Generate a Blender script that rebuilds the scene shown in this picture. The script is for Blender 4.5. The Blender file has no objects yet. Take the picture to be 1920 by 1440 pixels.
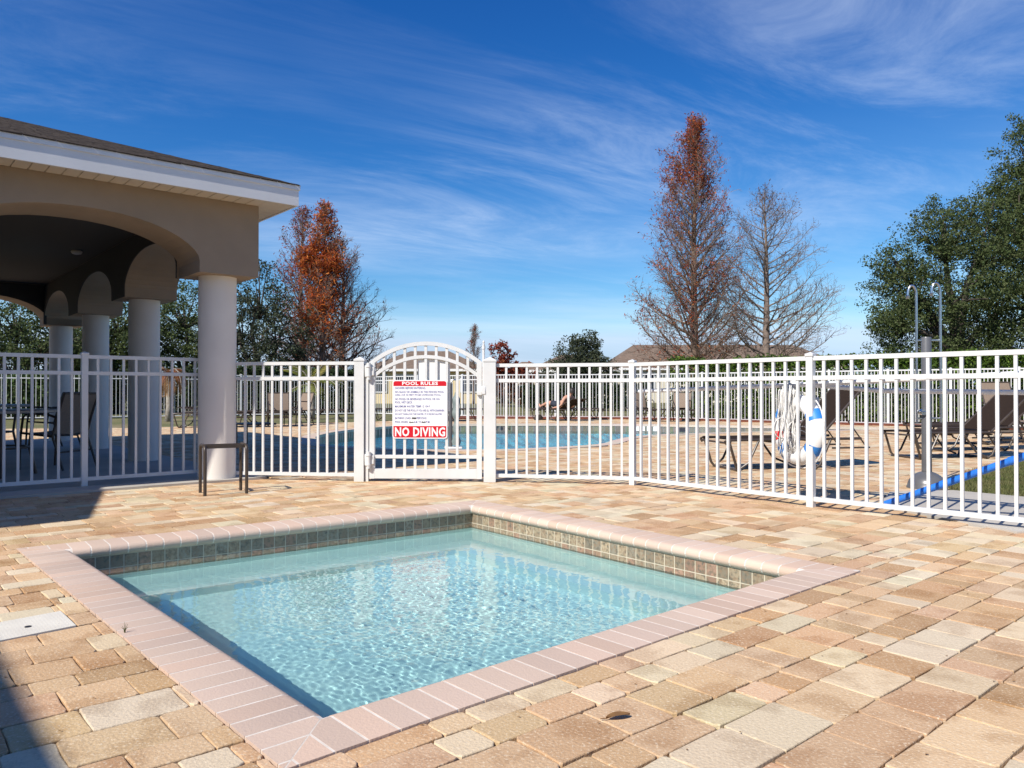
import bpy, math, random
import numpy as np
from mathutils import Vector, Matrix
from mathutils.geometry import tessellate_polygon
R = math.radians
scene = bpy.context.scene
col = scene.collection
rnd = random.Random(7)

# ------------------------------------------------------------------ camera
FPX, HOR, EYE = 1445.0, 733.0, 0.92
cd = bpy.data.cameras.new('camera'); cam = bpy.data.objects.new('camera', cd); col.objects.link(cam)
cam.location = (0, 0, EYE)
cam.rotation_euler = (math.pi/2 + math.atan((HOR-720)/FPX), 0, 0)
cd.sensor_width = 36; cd.lens = 36*FPX/1920
cd.clip_start = 0.05; cd.clip_end = 3000
scene.camera = cam

# ------------------------------------------------------------------ light
SUN_EL = R(43); SUN_HEAD = R(50)                      # light travels along SUN_HEAD over the ground
to_sun = Vector((-math.cos(SUN_HEAD)*math.cos(SUN_EL), -math.sin(SUN_HEAD)*math.cos(SUN_EL), math.sin(SUN_EL)))
sl = bpy.data.lights.new('sun', 'SUN'); so = bpy.data.objects.new('sun', sl); col.objects.link(so)
sl.energy = 4.2; sl.angle = R(0.53); sl.color = (1, .945, .86)
so.rotation_euler = to_sun.to_track_quat('Z', 'Y').to_euler(); so.location = (-20, -20, 30)

world = bpy.data.worlds.new('World'); scene.world = world; world.use_nodes = True
nt = world.node_tree; N = nt.nodes; L = nt.links
for n in list(N): N.remove(n)
def nd(t, **kw):
    n = N.new(t)
    for k, v in kw.items(): setattr(n, k, v)
    return n
sky = nd('ShaderNodeTexSky', sky_type='NISHITA', sun_disc=False)
sky.sun_elevation = SUN_EL
sky.sun_rotation = math.atan2(to_sun.x, to_sun.y)
sky.air_density = 1.0; sky.dust_density = 0.3; sky.ozone_density = 2.2; sky.altitude = 0
hsv = nd('ShaderNodeHueSaturation'); hsv.inputs['Saturation'].default_value = 1.12; hsv.inputs['Value'].default_value = 1.12
tint = nd('ShaderNodeMix', data_type='RGBA', blend_type='MULTIPLY'); tint.inputs['Factor'].default_value = 1; tint.inputs['B'].default_value = (.90, .97, 1.14, 1)
L.new(sky.outputs[0], tint.inputs['A']); L.new(tint.outputs['Result'], hsv.inputs['Color'])
tc = nd('ShaderNodeTexCoord')
sep = nd('ShaderNodeSeparateXYZ'); L.new(tc.outputs['Generated'], sep.inputs[0])
def mth(op, a, b=None, clamp=False):
    n = nd('ShaderNodeMath', operation=op, use_clamp=clamp)
    for i, v in enumerate((a, b)):
        if v is None: continue
        if isinstance(v, (int, float)): n.inputs[i].default_value = v
        else: L.new(v, n.inputs[i])
    return n.outputs[0]
CL1, CL2, CL3 = (-7.1, 3.6, 0), (2.7, 7.9, 0), (-4.1, -4.4, 0)
den = mth('ADD', mth('MAXIMUM', sep.outputs[2], 0.0), 0.10)
cx = mth('DIVIDE', sep.outputs[0], den); cy = mth('DIVIDE', sep.outputs[1], den)
cmb = nd('ShaderNodeCombineXYZ'); L.new(cx, cmb.inputs[0]); L.new(cy, cmb.inputs[1])
def cloud(rot, sc, nscale, detail, lo, hi, dist, rough=.6, loc=(0, 0, 0)):
    mp = nd('ShaderNodeMapping', vector_type='TEXTURE'); mp.inputs['Rotation'].default_value = (0, 0, rot); mp.inputs['Scale'].default_value = tuple(1/v for v in sc)
    mp.inputs['Location'].default_value = loc
    L.new(cmb.outputs[0], mp.inputs[0])
    no = nd('ShaderNodeTexNoise'); no.inputs['Scale'].default_value = nscale; no.inputs['Detail'].default_value = detail
    no.inputs['Roughness'].default_value = rough; no.inputs['Distortion'].default_value = dist
    L.new(mp.outputs[0], no.inputs['Vector'])
    mr = nd('ShaderNodeMapRange', interpolation_type='SMOOTHSTEP'); mr.inputs[1].default_value = lo; mr.inputs[2].default_value = hi
    L.new(no.outputs['Fac'], mr.inputs[0]); return mr.outputs[0]
c1 = cloud(R(28), (.55, 1.5, 1), 1.25, 12, .40, .86, .8, .68, CL1)         # wispy streaks
c2 = cloud(R(25), (.5, .9, 1), .6, 4, .35, .68, .3, .5, CL2)   # where the streaks gather
c3 = cloud(R(12), (.22, .8, 1), .8, 8, .38, .72, .3, .6, CL3)   # veil low in the sky
wisp = mth('MULTIPLY', c1, mth('ADD', mth('MULTIPLY', c2, .95), .08))
low = nd('ShaderNodeMapRange', interpolation_type='SMOOTHSTEP'); low.inputs[1].default_value = .36; low.inputs[2].default_value = .02
L.new(sep.outputs[2], low.inputs[0])
veil = mth('MULTIPLY', c3, low.outputs[0])
fac = mth('MINIMUM', mth('ADD', mth('MULTIPLY', wisp, .52), mth('MULTIPLY', veil, .42)), .7)
mixc = nd('ShaderNodeMix', data_type='RGBA'); L.new(fac, mixc.inputs['Factor'])
sr = nd('ShaderNodeSeparateColor'); L.new(hsv.outputs[0], sr.inputs[0]); cr = nd('ShaderNodeCombineColor')
KI = 0.1137; KO = 0.105*2**0.50; lim = None
for i, (g_, a_, cap_) in ((2, (1.04, .86, 0)), (1, (1.36, .955, .78)), (0, (1.85, 1.34, .74))):      # deeper, cleaner blue overhead
    ch_ = mth('MULTIPLY', mth('POWER', mth('MULTIPLY', sr.outputs[i], KI), g_), a_/KO)
    if lim is not None: ch_ = mth('MINIMUM', ch_, mth('MULTIPLY', lim, cap_))
    lim = ch_; L.new(ch_, cr.inputs[i])
L.new(cr.outputs[0], mixc.inputs['A']); mixc.inputs['B'].default_value = (5.4, 6.2, 7.5, 1)
bg = nd('ShaderNodeBackground'); bg.inputs['Strength'].default_value = 0.11
L.new(mixc.outputs['Result'], bg.inputs['Color'])
wo = nd('ShaderNodeOutputWorld'); L.new(bg.outputs[0], wo.inputs[0])

scene.view_settings.view_transform = 'Standard'; scene.view_settings.look = 'None'
scene.view_settings.gamma = 1; scene.view_settings.use_curve_mapping = False
scene.view_settings.exposure = 0.50
scene.render.engine = 'CYCLES'
scene.cycles.max_bounces = 10; scene.cycles.transparent_max_bounces = 24
scene.cycles.sample_clamp_indirect = 6.0
scene.cycles.caustics_refractive = True

# ------------------------------------------------------------------ helpers
def ground(px, py, z=0.0):
    """point of the plane at height z that the photograph shows at that pixel"""
    Y = (EYE-z)*FPX/(py-HOR); return Vector(((px-960)/FPX*Y, Y, z))
def at(px, py, Y): return Vector(((px-960)/FPX*Y, Y, EYE-(py-HOR)/FPX*Y))

def material(name, base, rough=.6, c2=None, scale=8.0, bump=0.0, bscale=None, metal=0.0, spec=.5, detail=6, lo=.35, hi=.65, attr=None, c3=None, s3=1.0, coords='Object', trans=0.0):
    m = bpy.data.materials.new(name); m.use_nodes = True
    t = m.node_tree; n = t.nodes; l = t.links
    b = n['Principled BSDF']; b.inputs['Roughness'].default_value = rough; b.inputs['Metallic'].default_value = metal
    b.inputs['Specular IOR Level'].default_value = spec
    tcn = n.new('ShaderNodeTexCoord'); out = None
    if coords == 'World':
        gpos = n.new('ShaderNodeNewGeometry').outputs['Position']
    else: gpos = tcn.outputs[coords]
    def noise(s, d):
        q = n.new('ShaderNodeTexNoise'); q.inputs['Scale'].default_value = s; q.inputs['Detail'].default_value = d
        l.new(gpos, q.inputs['Vector']); return q.outputs['Fac']
    def mix(f, a, c):
        x = n.new('ShaderNodeMix'); x.data_type = 'RGBA'
        l.new(f, x.inputs['Factor'])
        for key, v in (('A', a), ('B', c)):
            if isinstance(v, tuple): x.inputs[key].default_value = (*v, 1)
            else: l.new(v, x.inputs[key])
        return x.outputs['Result']
    cur = base
    if attr:
        a = n.new('ShaderNodeAttribute'); a.attribute_name = attr; cur = a.outputs['Color']
    if c2:
        r = n.new('ShaderNodeMapRange'); r.inputs[1].default_value = lo; r.inputs[2].default_value = hi
        l.new(noise(scale, detail), r.inputs[0])
        cur = mix(r.outputs[0], cur, c2)
    if c3:
        r = n.new('ShaderNodeMapRange'); r.inputs[1].default_value = .5; r.inputs[2].default_value = .7
        l.new(noise(s3, 4), r.inputs[0]); cur = mix(r.outputs[0], cur, c3)
    if isinstance(cur, tuple): b.inputs['Base Color'].default_value = (*cur, 1)
    else: l.new(cur, b.inputs['Base Color'])
    if bump:
        bp = n.new('ShaderNodeBump'); bp.inputs['Strength'].default_value = 1; bp.inputs['Distance'].default_value = bump
        l.new(noise(bscale or scale*4, 8), bp.inputs['Height']); l.new(bp.outputs[0], b.inputs['Normal'])
    if trans:
        tr = n.new('ShaderNodeBsdfTranslucent'); ms = n.new('ShaderNodeMixShader'); ms.inputs[0].default_value = trans
        if isinstance(cur, tuple): tr.inputs[0].default_value = (*cur, 1)
        else: l.new(cur, tr.inputs[0])
        l.new(b.outputs[0], ms.inputs[1]); l.new(tr.outputs[0], ms.inputs[2]); l.new(ms.outputs[0], n['Material Output'].inputs[0])
    return m

def tag(o, label=None, cat=None, group=None, kind=None):
    for k, v in (('label', label), ('category', cat), ('group', group), ('kind', kind)):
        if v: o[k] = v
    return o
def empty(name, loc=(0, 0, 0), rz=0.0, label=None, cat=None, group=None, kind=None):
    o = bpy.data.objects.new(name, None); col.objects.link(o); o.empty_display_size = .1
    o.location = loc; o.rotation_euler = (0, 0, rz); tag(o, label, cat, group, kind); return o
def link(name, me, parent=None, loc=None, rz=None):
    o = bpy.data.objects.new(name, me); col.objects.link(o)
    if parent is not None: o.parent = parent
    if loc is not None: o.location = loc
    if rz is not None: o.rotation_euler = (0, 0, rz)
    return o
def copy_tree(o, parent=None):
    c = o.copy(); col.objects.link(c); c.parent = parent
    for ch in list(o.children): copy_tree(ch, c)
    return c

class MB:
    """collects polygons; build() makes ONE mesh"""
    def __init__(s): s.v = []; s.f = []; s.c = []
    def add(s, vs, fs, c=None):
        k = len(s.v); s.v += [tuple(v) for v in vs]; s.f += [tuple(i+k for i in f) for f in fs]
        if c is not None: s.c += [c]*len(fs)
        return s
    def box(s, cx, cy, cz, sx, sy, sz, rz=0.0, bev=0.0, c=None):
        ca, sa = math.cos(rz), math.sin(rz)
        hx, hy, hz = sx/2, sy/2, sz/2
        def P(x, y, z): return (cx+x*ca-y*sa, cy+x*sa+y*ca, cz+z)
        if not bev:
            vs = [P(x, y, z) for z in (-hz, hz) for x, y in ((-hx, -hy), (hx, -hy), (hx, hy), (-hx, hy))]
            return s.add(vs, [(3, 2, 1, 0), (4, 5, 6, 7), (0, 1, 5, 4), (1, 2, 6, 5), (2, 3, 7, 6), (3, 0, 4, 7)], c)
        b = bev; vs = []
        rings = ((-hz, b), (-hz+b, 0), (hz-b, 0), (hz, b))
        for z, i in rings:
            x, y = hx-i, hy-i
            e = b if i == 0 else 0
            if i == 0: vs += [P(*q, z) for q in ((-x+e, -y), (x-e, -y), (x, -y+e), (x, y-e), (x-e, y), (-x+e, y), (-x, y-e), (-x, -y+e))]
            else: vs += [P(*q, z) for q in ((-x, -y), (x, -y), (x, -y), (x, y), (x, y), (-x, y), (-x, y), (-x, -y))]
        fs = [tuple(range(7, -1, -1)), tuple(range(24, 32))]
        for r in range(3):
            for i in range(8):
                j = (i+1) % 8; fs.append((r*8+i, r*8+j, r*8+8+j, r*8+8+i))
        return s.add(vs, fs, c)
    def tube(s, pts, r, n=6, cap=True, c=None, closed=False):
        pts = [Vector(p) for p in pts]; m = len(pts)
        rs = r if isinstance(r, (list, tuple)) else [r]*m
        vs = []; prev = None
        for i, p in enumerate(pts):
            if closed: d = pts[(i+1) % m]-pts[i-1]
            else: d = pts[min(i+1, m-1)]-pts[max(i-1, 0)]
            if d.length < 1e-9: d = Vector((0, 0, 1))
            d.normalize()
            if prev is None:
                u = d.orthogonal().normalized()
            else:
                u = prev-d*prev.dot(d)
                if u.length < 1e-6: u = d.orthogonal()
                u.normalize()
            w = d.cross(u); prev = u
            for k in range(n):
                a = 2*math.pi*(k+.5)/n
                vs.append(p+(u*math.cos(a)+w*math.sin(a))*rs[i])
        fs = []
        for i in range(m if closed else m-1):
            a = i*n; b = ((i+1) % m)*n
            for k in range(n):
                q = (k+1) % n; fs.append((a+k, a+q, b+q, b+k))
        if cap and not closed:
            fs.append(tuple(range(n-1, -1, -1))); fs.append(tuple(range((m-1)*n, m*n)))
        return s.add(vs, fs, c)
    def bar(s, a, b, w, h, c=None, up=(0, 0, 1)):
        """rectangular bar from a to b: w wide across, h tall along up"""
        a, b = Vector(a), Vector(b); d = (b-a).normalized(); u = Vector(up)
        if abs(d.dot(u)) > .98: u = Vector((0, 1, 0))
        x = d.cross(u).normalized()*w/2; y = x.cross(d).normalized()*h/2
        vs = [a-x-y, a+x-y, a+x+y, a-x+y, b-x-y, b+x-y, b+x+y, b-x+y]
        return s.add(vs, [(0, 1, 2, 3), (7, 6, 5, 4), (4, 5, 1, 0), (5, 6, 2, 1), (6, 7, 3, 2), (7, 4, 0, 3)], c)
    def lathe(s, prof, n=24, cx=0, cy=0, c=None):
        vs = []; m = len(prof)
        for r, z in prof:
            for k in range(n):
                a = 2*math.pi*k/n; vs.append((cx+r*math.cos(a), cy+r*math.sin(a), z))
        fs = [(i*n+k, i*n+(k+1) % n, (i+1)*n+(k+1) % n, (i+1)*n+k) for i in range(m-1) for k in range(n)]
        fs += [tuple(range(n-1, -1, -1)), tuple(range((m-1)*n, m*n))]
        return s.add(vs, fs, c)
    def prism(s, poly, z0, z1, c=None):
        n = len(poly)
        vs = [(p[0], p[1], z0) for p in poly]+[(p[0], p[1], z1) for p in poly]
        fs = [tuple(range(n-1, -1, -1)), tuple(range(n, 2*n))]+[(i, (i+1) % n, n+(i+1) % n, n+i) for i in range(n)]
        return s.add(vs, fs, c)
    def mesh(s, name, m=None, org=(0, 0, 0), smooth=False):
        me = bpy.data.meshes.new(name)
        o = org
        vs = s.v if not any(o) else [(x-o[0], y-o[1], z-o[2]) for x, y, z in s.v]
        me.from_pydata(vs, [], s.f)
        if m: me.materials.append(m)
        if s.c:
            at_ = me.attributes.new('tone', 'FLOAT_COLOR', 'FACE')
            at_.data.foreach_set('color', np.array([(*c, 1) for c in s.c], np.float32).ravel())
        if smooth: me.shade_smooth()
        me.update(); return me
    def build(s, name, m, parent=None, org=None, smooth=False, kind=None, label=None):
        """geometry given in world coordinates when org is the parent's place, else in the parent's own"""
        o = link(name, s.mesh(name, m, org or (0, 0, 0), smooth), parent)
        tag(o, label, None, None, kind); return o
def auto_smooth(o, ang=40):
    me = o.data; me.shade_smooth()
    try: me.set_sharp_from_angle(angle=R(ang))
    except Exception: pass
    return o
def quads_mesh(name, V, m, tones=None):
    """V: (n,4,3) array of leaf quads"""
    n = len(V); me = bpy.data.meshes.new(name)
    me.vertices.add(n*4); me.vertices.foreach_set('co', V.astype(np.float32).ravel())
    me.loops.add(n*4); me.loops.foreach_set('vertex_index', np.arange(n*4, dtype=np.int32))
    me.polygons.add(n); me.polygons.foreach_set('loop_start', np.arange(0, n*4, 4, dtype=np.int32))
    if tones is not None:
        a = me.attributes.new('tone', 'FLOAT_COLOR', 'FACE')
        a.data.foreach_set('color', np.c_[tones, np.ones(n)].astype(np.float32).ravel())
    me.materials.append(m); me.update(); me.validate(); return me
def sheet(name, outer, holes, z, m, kind=None, parent=None):
    polys = [[Vector((p[0], p[1], 0)) for p in q] for q in [outer]+holes]
    flat = [p for q in polys for p in q]
    tri = tessellate_polygon(polys)
    fs = []
    for t in tri:
        a, b, c_ = (flat[i] for i in t)
        fs.append(tuple(t) if (b-a).cross(c_-a).z > 0 else tuple(reversed(t)))
    me = bpy.data.meshes.new(name); me.from_pydata([(p.x, p.y, z) for p in flat], [], fs); me.materials.append(m)
    o = link(name, me, parent); tag(o, kind=kind); return o
def inside(p, poly):
    x, y = p[0], p[1]; r = False; j = len(poly)-1
    for i in range(len(poly)):
        xi, yi = poly[i][0], poly[i][1]; xj, yj = poly[j][0], poly[j][1]
        if (yi > y) != (yj > y) and x < (xj-xi)*(y-yi)/(yj-yi)+xi: r = not r
        j = i
    return r
def clip_half(poly, a, b, keep_left=True):
    """part of a convex polygon on one side of the line a-b"""
    out = []; n = len(poly); sg = 1 if keep_left else -1
    def sd(p): return sg*((b[0]-a[0])*(p[1]-a[1])-(b[1]-a[1])*(p[0]-a[0]))
    for i in range(n):
        p, q = poly[i], poly[(i+1) % n]; dp, dq = sd(p), sd(q)
        if dp >= 0: out.append(p)
        if (dp > 0 and dq < 0) or (dp < 0 and dq > 0):
            t = dp/(dp-dq); out.append((p[0]+(q[0]-p[0])*t, p[1]+(q[1]-p[1])*t))
    return out
def area(poly):
    return abs(sum(poly[i][0]*poly[(i+1) % len(poly)][1]-poly[(i+1) % len(poly)][0]*poly[i][1] for i in range(len(poly))))/2 if len(poly) > 2 else 0
def text_mesh(name, body, m, width, height, bold=0.0, align='LEFT'):
    """a line of lettering, height = cap height, squeezed to width"""
    cu = bpy.data.curves.new('lettering', 'FONT'); cu.body = body; cu.offset = bold; cu.extrude = 0.0; cu.space_character = 1.0+bold*3; cu.resolution_u = 2
    ob = bpy.data.objects.new('lettering', cu); col.objects.link(ob)
    dg = bpy.context.evaluated_depsgraph_get(); me = bpy.data.meshes.new_from_object(ob.evaluated_get(dg))
    bpy.data.objects.remove(ob); bpy.data.curves.remove(cu)
    n = len(me.vertices); co = np.empty(n*3, np.float32); me.vertices.foreach_get('co', co); co = co.reshape(-1, 3)
    lo, hi = co.min(0), co.max(0)
    co = co-lo; co[:, 0] *= width/max(hi[0]-lo[0], 1e-6); co[:, 1] *= height/max(hi[1]-lo[1], 1e-6)
    out = np.zeros_like(co); out[:, 0] = co[:, 0]; out[:, 2] = co[:, 1]          # stands upright, facing -y
    me.vertices.foreach_set('co', out.ravel()); me.name = name; me.materials.clear(); me.materials.append(m); me.update()
    return me

# ------------------------------------------------------------------ materials
M = {}
M['white'] = material('white powder coat', (.70, .70, .69), .4, (.64, .64, .62), 5, .0)
M['paver'] = material('tumbled paver', (.5, .4, .3), .85, None, attr='tone', bump=.003, bscale=95, spec=.15)
def paver_nodes(m):
    """blotches of a second tone plus pale aggregate specks over each paver's own colour"""
    t = m.node_tree; n = t.nodes; l = t.links; b = n['Principled BSDF']
    a = [x for x in n if x.type == 'ATTRIBUTE'][0]; tcn = [x for x in n if x.type == 'TEX_COORD'][0]
    no = n.new('ShaderNodeTexNoise'); no.inputs['Scale'].default_value = 5.5; no.inputs['Detail'].default_value = 5
    geo = n.new('ShaderNodeNewGeometry')
    l.new(geo.outputs['Position'], no.inputs['Vector'])
    mr = n.new('ShaderNodeMapRange'); mr.inputs[1].default_value = .50; mr.inputs[2].default_value = .60; l.new(no.outputs['Fac'], mr.inputs[0])
    hs = n.new('ShaderNodeHueSaturation'); hs.inputs['Value'].default_value = .82; hs.inputs['Saturation'].default_value = 1.08; hs.inputs['Hue'].default_value = .495
    l.new(a.outputs['Color'], hs.inputs['Color'])
    mx = n.new('ShaderNodeMix'); mx.data_type = 'RGBA'; l.new(mr.outputs[0], mx.inputs['Factor']); l.new(a.outputs['Color'], mx.inputs['A']); l.new(hs.outputs[0], mx.inputs['B'])
    vo = n.new('ShaderNodeTexNoise'); vo.inputs['Scale'].default_value = 105; vo.inputs['Detail'].default_value = 4; vo.inputs['Roughness'].default_value = .7
    l.new(geo.outputs['Position'], vo.inputs['Vector'])
    m2 = n.new('ShaderNodeMapRange'); m2.inputs[1].default_value = .55; m2.inputs[2].default_value = .63; m2.inputs[4].default_value = .60; l.new(vo.outputs['Fac'], m2.inputs[0])
    mx2 = n.new('ShaderNodeMix'); mx2.data_type = 'RGBA'; l.new(m2.outputs[0], mx2.inputs['Factor']); l.new(mx.outputs['Result'], mx2.inputs['A']); mx2.inputs['B'].default_value = (.76, .64, .47, 1)
    m3 = n.new('ShaderNodeMapRange'); m3.inputs[1].default_value = .42; m3.inputs[2].default_value = .30; m3.inputs[4].default_value = .40; l.new(vo.outputs['Fac'], m3.inputs[0])
    mx3 = n.new('ShaderNodeMix'); mx3.data_type = 'RGBA'; l.new(m3.outputs[0], mx3.inputs['Factor']); l.new(mx2.outputs['Result'], mx3.inputs['A']); mx3.inputs['B'].default_value = (.22, .14, .08, 1)
    st = n.new('ShaderNodeTexNoise'); st.inputs['Scale'].default_value = .9; st.inputs['Detail'].default_value = 6; l.new(geo.outputs['Position'], st.inputs['Vector'])
    m4 = n.new('ShaderNodeMapRange'); m4.inputs[1].default_value = .52; m4.inputs[2].default_value = .75; m4.inputs[4].default_value = .22; l.new(st.outputs['Fac'], m4.inputs[0])
    mx4 = n.new('ShaderNodeMix'); mx4.data_type = 'RGBA'; l.new(m4.outputs[0], mx4.inputs['Factor']); l.new(mx3.outputs['Result'], mx4.inputs['A']); mx4.inputs['B'].default_value = (.40, .27, .16, 1)
    l.new(mx4.outputs['Result'], b.inputs['Base Color'])
paver_nodes(M['paver'])
M['sand'] = material('joint sand', (.24, .17, .105), .95, (.13, .09, .055), 30, .003, 200, coords='Object')
M['coping'] = material('pink coping brick', (.50, .36, .29), .8, None, attr='tone', bump=.0016, bscale=130, spec=.15, coords='World')
M['grout'] = material('white mortar', (.74, .67, .59), .85, (.64, .57, .49), 20, .001)
M['tile'] = material('slate look tile', (.2, .17, .12), .4, (.25, .17, .105), 55, .0008, 60, attr='tone', coords='World', lo=.42, hi=.66, c3=(.13, .115, .085), s3=45)
M['tilegrout'] = material('tile grout', (.62, .55, .42), .8, (.5, .45, .35), 15)
M['plaster'] = material('pool plaster', (.70, .78, .74), .7, (.60, .71, .69), 3, .0, lo=.3, hi=.7)
M['plaster_deep'] = material('pool plaster blue', (.34, .74, .80), .7, (.28, .66, .74), 1.2, .0)
M['stucco'] = material('taupe stucco', (.37, .275, .19), .95, (.32, .24, .165), 2.2, .002, 180)
M['column'] = material('column stucco', (.78, .73, .665), .9, (.73, .68, .615), 2.5, .0015, 160)
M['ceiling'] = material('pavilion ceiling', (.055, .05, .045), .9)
M['fascia'] = material('white fascia', (.78, .77, .76), .45, (.72, .71, .70), 2)
M['soffit'] = material('vinyl soffit', (.66, .58, .47), .5, (.62, .54, .44), 3)
M['shingle'] = material('asphalt shingle', (.042, .034, .028), .95, (.075, .06, .048), 9, .003, 120, c3=(.022, .018, .016), s3=22, spec=.05)
M['concrete'] = material('broom concrete', (.47, .43, .37), .9, (.40, .37, .32), 2.2, .001, 150, c3=(.51, .47, .41), s3=.9)
M['brown_metal'] = material('bronze powder coat', (.045, .033, .025), .38, (.065, .048, .036), 9)
M['sling'] = material('brown sling fabric', (.034, .023, .018), .95, (.028, .020, .016), 40, .0006, 300, spec=.05)
M['sling_tan'] = material('tan sling fabric', (.25, .185, .135), .8, (.22, .16, .115), 40, .0006, 300)
M['steel'] = material('stainless steel', (.62, .62, .62), .25, metal=1.0)
M['grey_metal'] = material('grey painted post', (.10, .10, .105), .32, (.13, .13, .135), 6)
M['alu'] = material('white pole', (.80, .80, .79), .28, (.72, .72, .72), 4)
M['blue'] = material('blue plastic', (.03, .20, .72), .35, (.025, .16, .6), 8)
M['ring_white'] = material('white ring plastic', (.82, .82, .81), .4, (.75, .75, .74), 5)
M['ring_blue'] = material('blue band', (.03, .22, .62), .5)
M['ring_red'] = material('red label', (.72, .02, .025), .4)
M['rope'] = material('white rope', (.78, .77, .74), .8, (.6, .59, .57), 60, .001, 300)
M['sign_white'] = material('sign white', (.84, .84, .83), .4)
M['sign_red'] = material('sign red', (.58, .006, .018), .4)
M['sign_blue'] = material('sign lettering blue', (.16, .16, .38), .5)
M['ink'] = material('black marker', (.02, .02, .03), .5)
M['plate'] = material('white plastic lid', (.72, .68, .59), .7, (.64, .60, .52), 6)
M['lawn'] = material('dry lawn', (.17, .15, .06), .95, (.10, .115, .035), 1.5, .02, 30, c3=(.24, .19, .10), s3=.5)
M['grass'] = material('grass blade', (.10, .13, .03), .8, (.20, .18, .07), 3, trans=.3)
M['mulch'] = material('red mulch', (.22, .06, .025), .95, (.12, .03, .015), 12, .02, 40)
M['bark'] = material('cypress bark', (.26, .175, .13), .95, (.17, .12, .09), 10, .01, 30)
M['barkgrey'] = material('grey bark', (.25, .19, .155), .95, (.17, .13, .105), 10, .01, 30)
M['oakbark'] = material('oak bark', (.10, .08, .065), .95, (.06, .05, .04), 8, .01, 30)
M['oakleaf'] = material('oak leaf', (.06, .08, .03), .75, None, attr='tone', trans=.3, spec=.12)
M['rustleaf'] = material('rust needle', (.30, .08, .025), .8, None, attr='tone', trans=.4, spec=.1)
M['hedgeleaf'] = material('hedge leaf', (.07, .12, .02), .7, None, attr='tone', trans=.3, spec=.15)
M['palm'] = material('palm frond', (.2, .2, .04), .6, None, attr='tone', trans=.3)
M['palmtrunk'] = material('palm trunk', (.40, .36, .30), .9, (.25, .21, .17), 12, .01, 40)
M['skin'] = material('skin', (.56, .30, .20), .55, (.50, .26, .17), 12)
M['hair'] = material('dark hair', (.02, .014, .01), .6)
M['shorts'] = material('dark shorts', (.025, .03, .045), .8)
M['bag'] = material('dark bag', (.03, .025, .022), .8, (.05, .04, .035), 12)
M['cream'] = material('cream wall', (.66, .60, .47), .85, (.62, .56, .43), 1.2, .001, 60)
M['yellow'] = material('yellow wall', (.70, .56, .30), .85, (.66, .52, .28), 1.2, .001, 60)
M['roof'] = material('brown roof shingle', (.19, .13, .09), .95, (.14, .10, .07), 2, .01, 14, c3=(.23, .165, .12), s3=5)
M['trim'] = material('white trim', (.78, .77, .74), .6)
M['glass'] = material('window glass', (.03, .04, .05), .06, spec=.8)
M['cover'] = material('grey green cover', (.15, .20, .20), .7, (.24, .28, .27), 6, .01, 9)
M['tabletop'] = material('table top', (.34, .30, .26), .4, (.30, .26, .22), 6)
M['leafdry'] = material('dry leaf', (.22, .11, .035), .8, (.14, .07, .03), 30)
# ------------------------------------------------------------------ ground layout
A1 = R(40.5); E1 = Vector((math.cos(A1), math.sin(A1))); E2 = Vector((-E1.y, E1.x))
C0 = Vector((-3.06, 8.0))                              # pavilion corner column
def pav(x, y): return (C0.x+E1.x*x+E2.x*y, C0.y+E1.y*x+E2.y*y)
INNER = [Vector(p) for p in ((-.532, 2.205), (1.456, 3.968), (-.328, 6.155), (-2.541, 4.461))]
CW = .235
def offset(poly, d):
    """polygon (counter-clockwise) moved outward by d"""
    n = len(poly); out = []
    for i in range(n):
        a, b, c_ = Vector(poly[i-1]), Vector(poly[i]), Vector(poly[(i+1) % n])
        n1 = Vector(((b-a).y, -(b-a).x)).normalized(); n2 = Vector(((c_-b).y, -(c_-b).x)).normalized()
        m = (n1+n2); m = m/max(m.length_squared/2, .3)
        out.append(Vector((b.x+m.x*d, b.y+m.y*d)))
    return out
OUTER = offset(INNER, CW)

def catmull(pts, k):
    out = []; n = len(pts)
    for i in range(n):
        p0, p1, p2, p3 = (Vector(pts[(i+j-1) % n]) for j in range(4))
        for q in range(k):
            t = q/k
            out.append(.5*((2*p1)+(p2-p0)*t+(2*p0-5*p1+4*p2-p3)*t*t+(3*p1-p0-3*p2+p3)*t**3))
    return out
bp = [(-3.60, 14.3), (-3.35, 13.35), (-2.3, 12.45), (-1.4, 12.1), (-.25, 12.1), (.70, 12.6), (1.49, 13.3), (1.88, 14.3), (2.41, 15.5),
      (3.25, 16.3), (5.0, 17.2), (7.2, 18.0), (9.0, 18.6), (9.0, 19.4), (7.9, 19.6), (6.1, 20.2), (3.55, 21.1), (.60, 21.4), (-2.3, 20.9), (-3.45, 19.3), (-3.95, 17.4), (-3.95, 15.6)]
POOL = catmull(bp, 5)
POOL_OUT = offset(POOL, .28)
DECK = [(-13, -5), (9, -5), (9, 5), (12.6, 17.2), (11.2, 19.3), (9.6, 20.5), (4.4, 24.9), (-.6, 25.6), (-3.2, 24.2), (-5.6, 21.9), (-7.6, 20.6), (-9.5, 19.3), (-13, 18.5), (-16, 15)]
SLAB = [pav(-10, -.27), pav(.42, -.27), pav(.42, 8.5), pav(-10, 8.5)]
PATH = [tuple(p.xy) for p in (ground(1645, 950), ground(1905, 1000), ground(2250, 985), ground(1925, 934), ground(1785, 921), ground(1668, 924))]
TURF = [tuple(p.xy) for p in (ground(1783, 921), ground(1925, 934), ground(2130, 952), ground(2150, 880), ground(1925, 866), ground(1850, 876), ground(1800, 893), ground(1775, 912))]
LID = [tuple(ground(*p).xy) for p in ((116, 1146), (145, 1173), (-10, 1204), (-50, 1178))]
LID = [LID[2], LID[1], LID[0], (LID[2][0]+LID[0][0]-LID[1][0], LID[2][1]+LID[0][1]-LID[1][1])]

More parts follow.
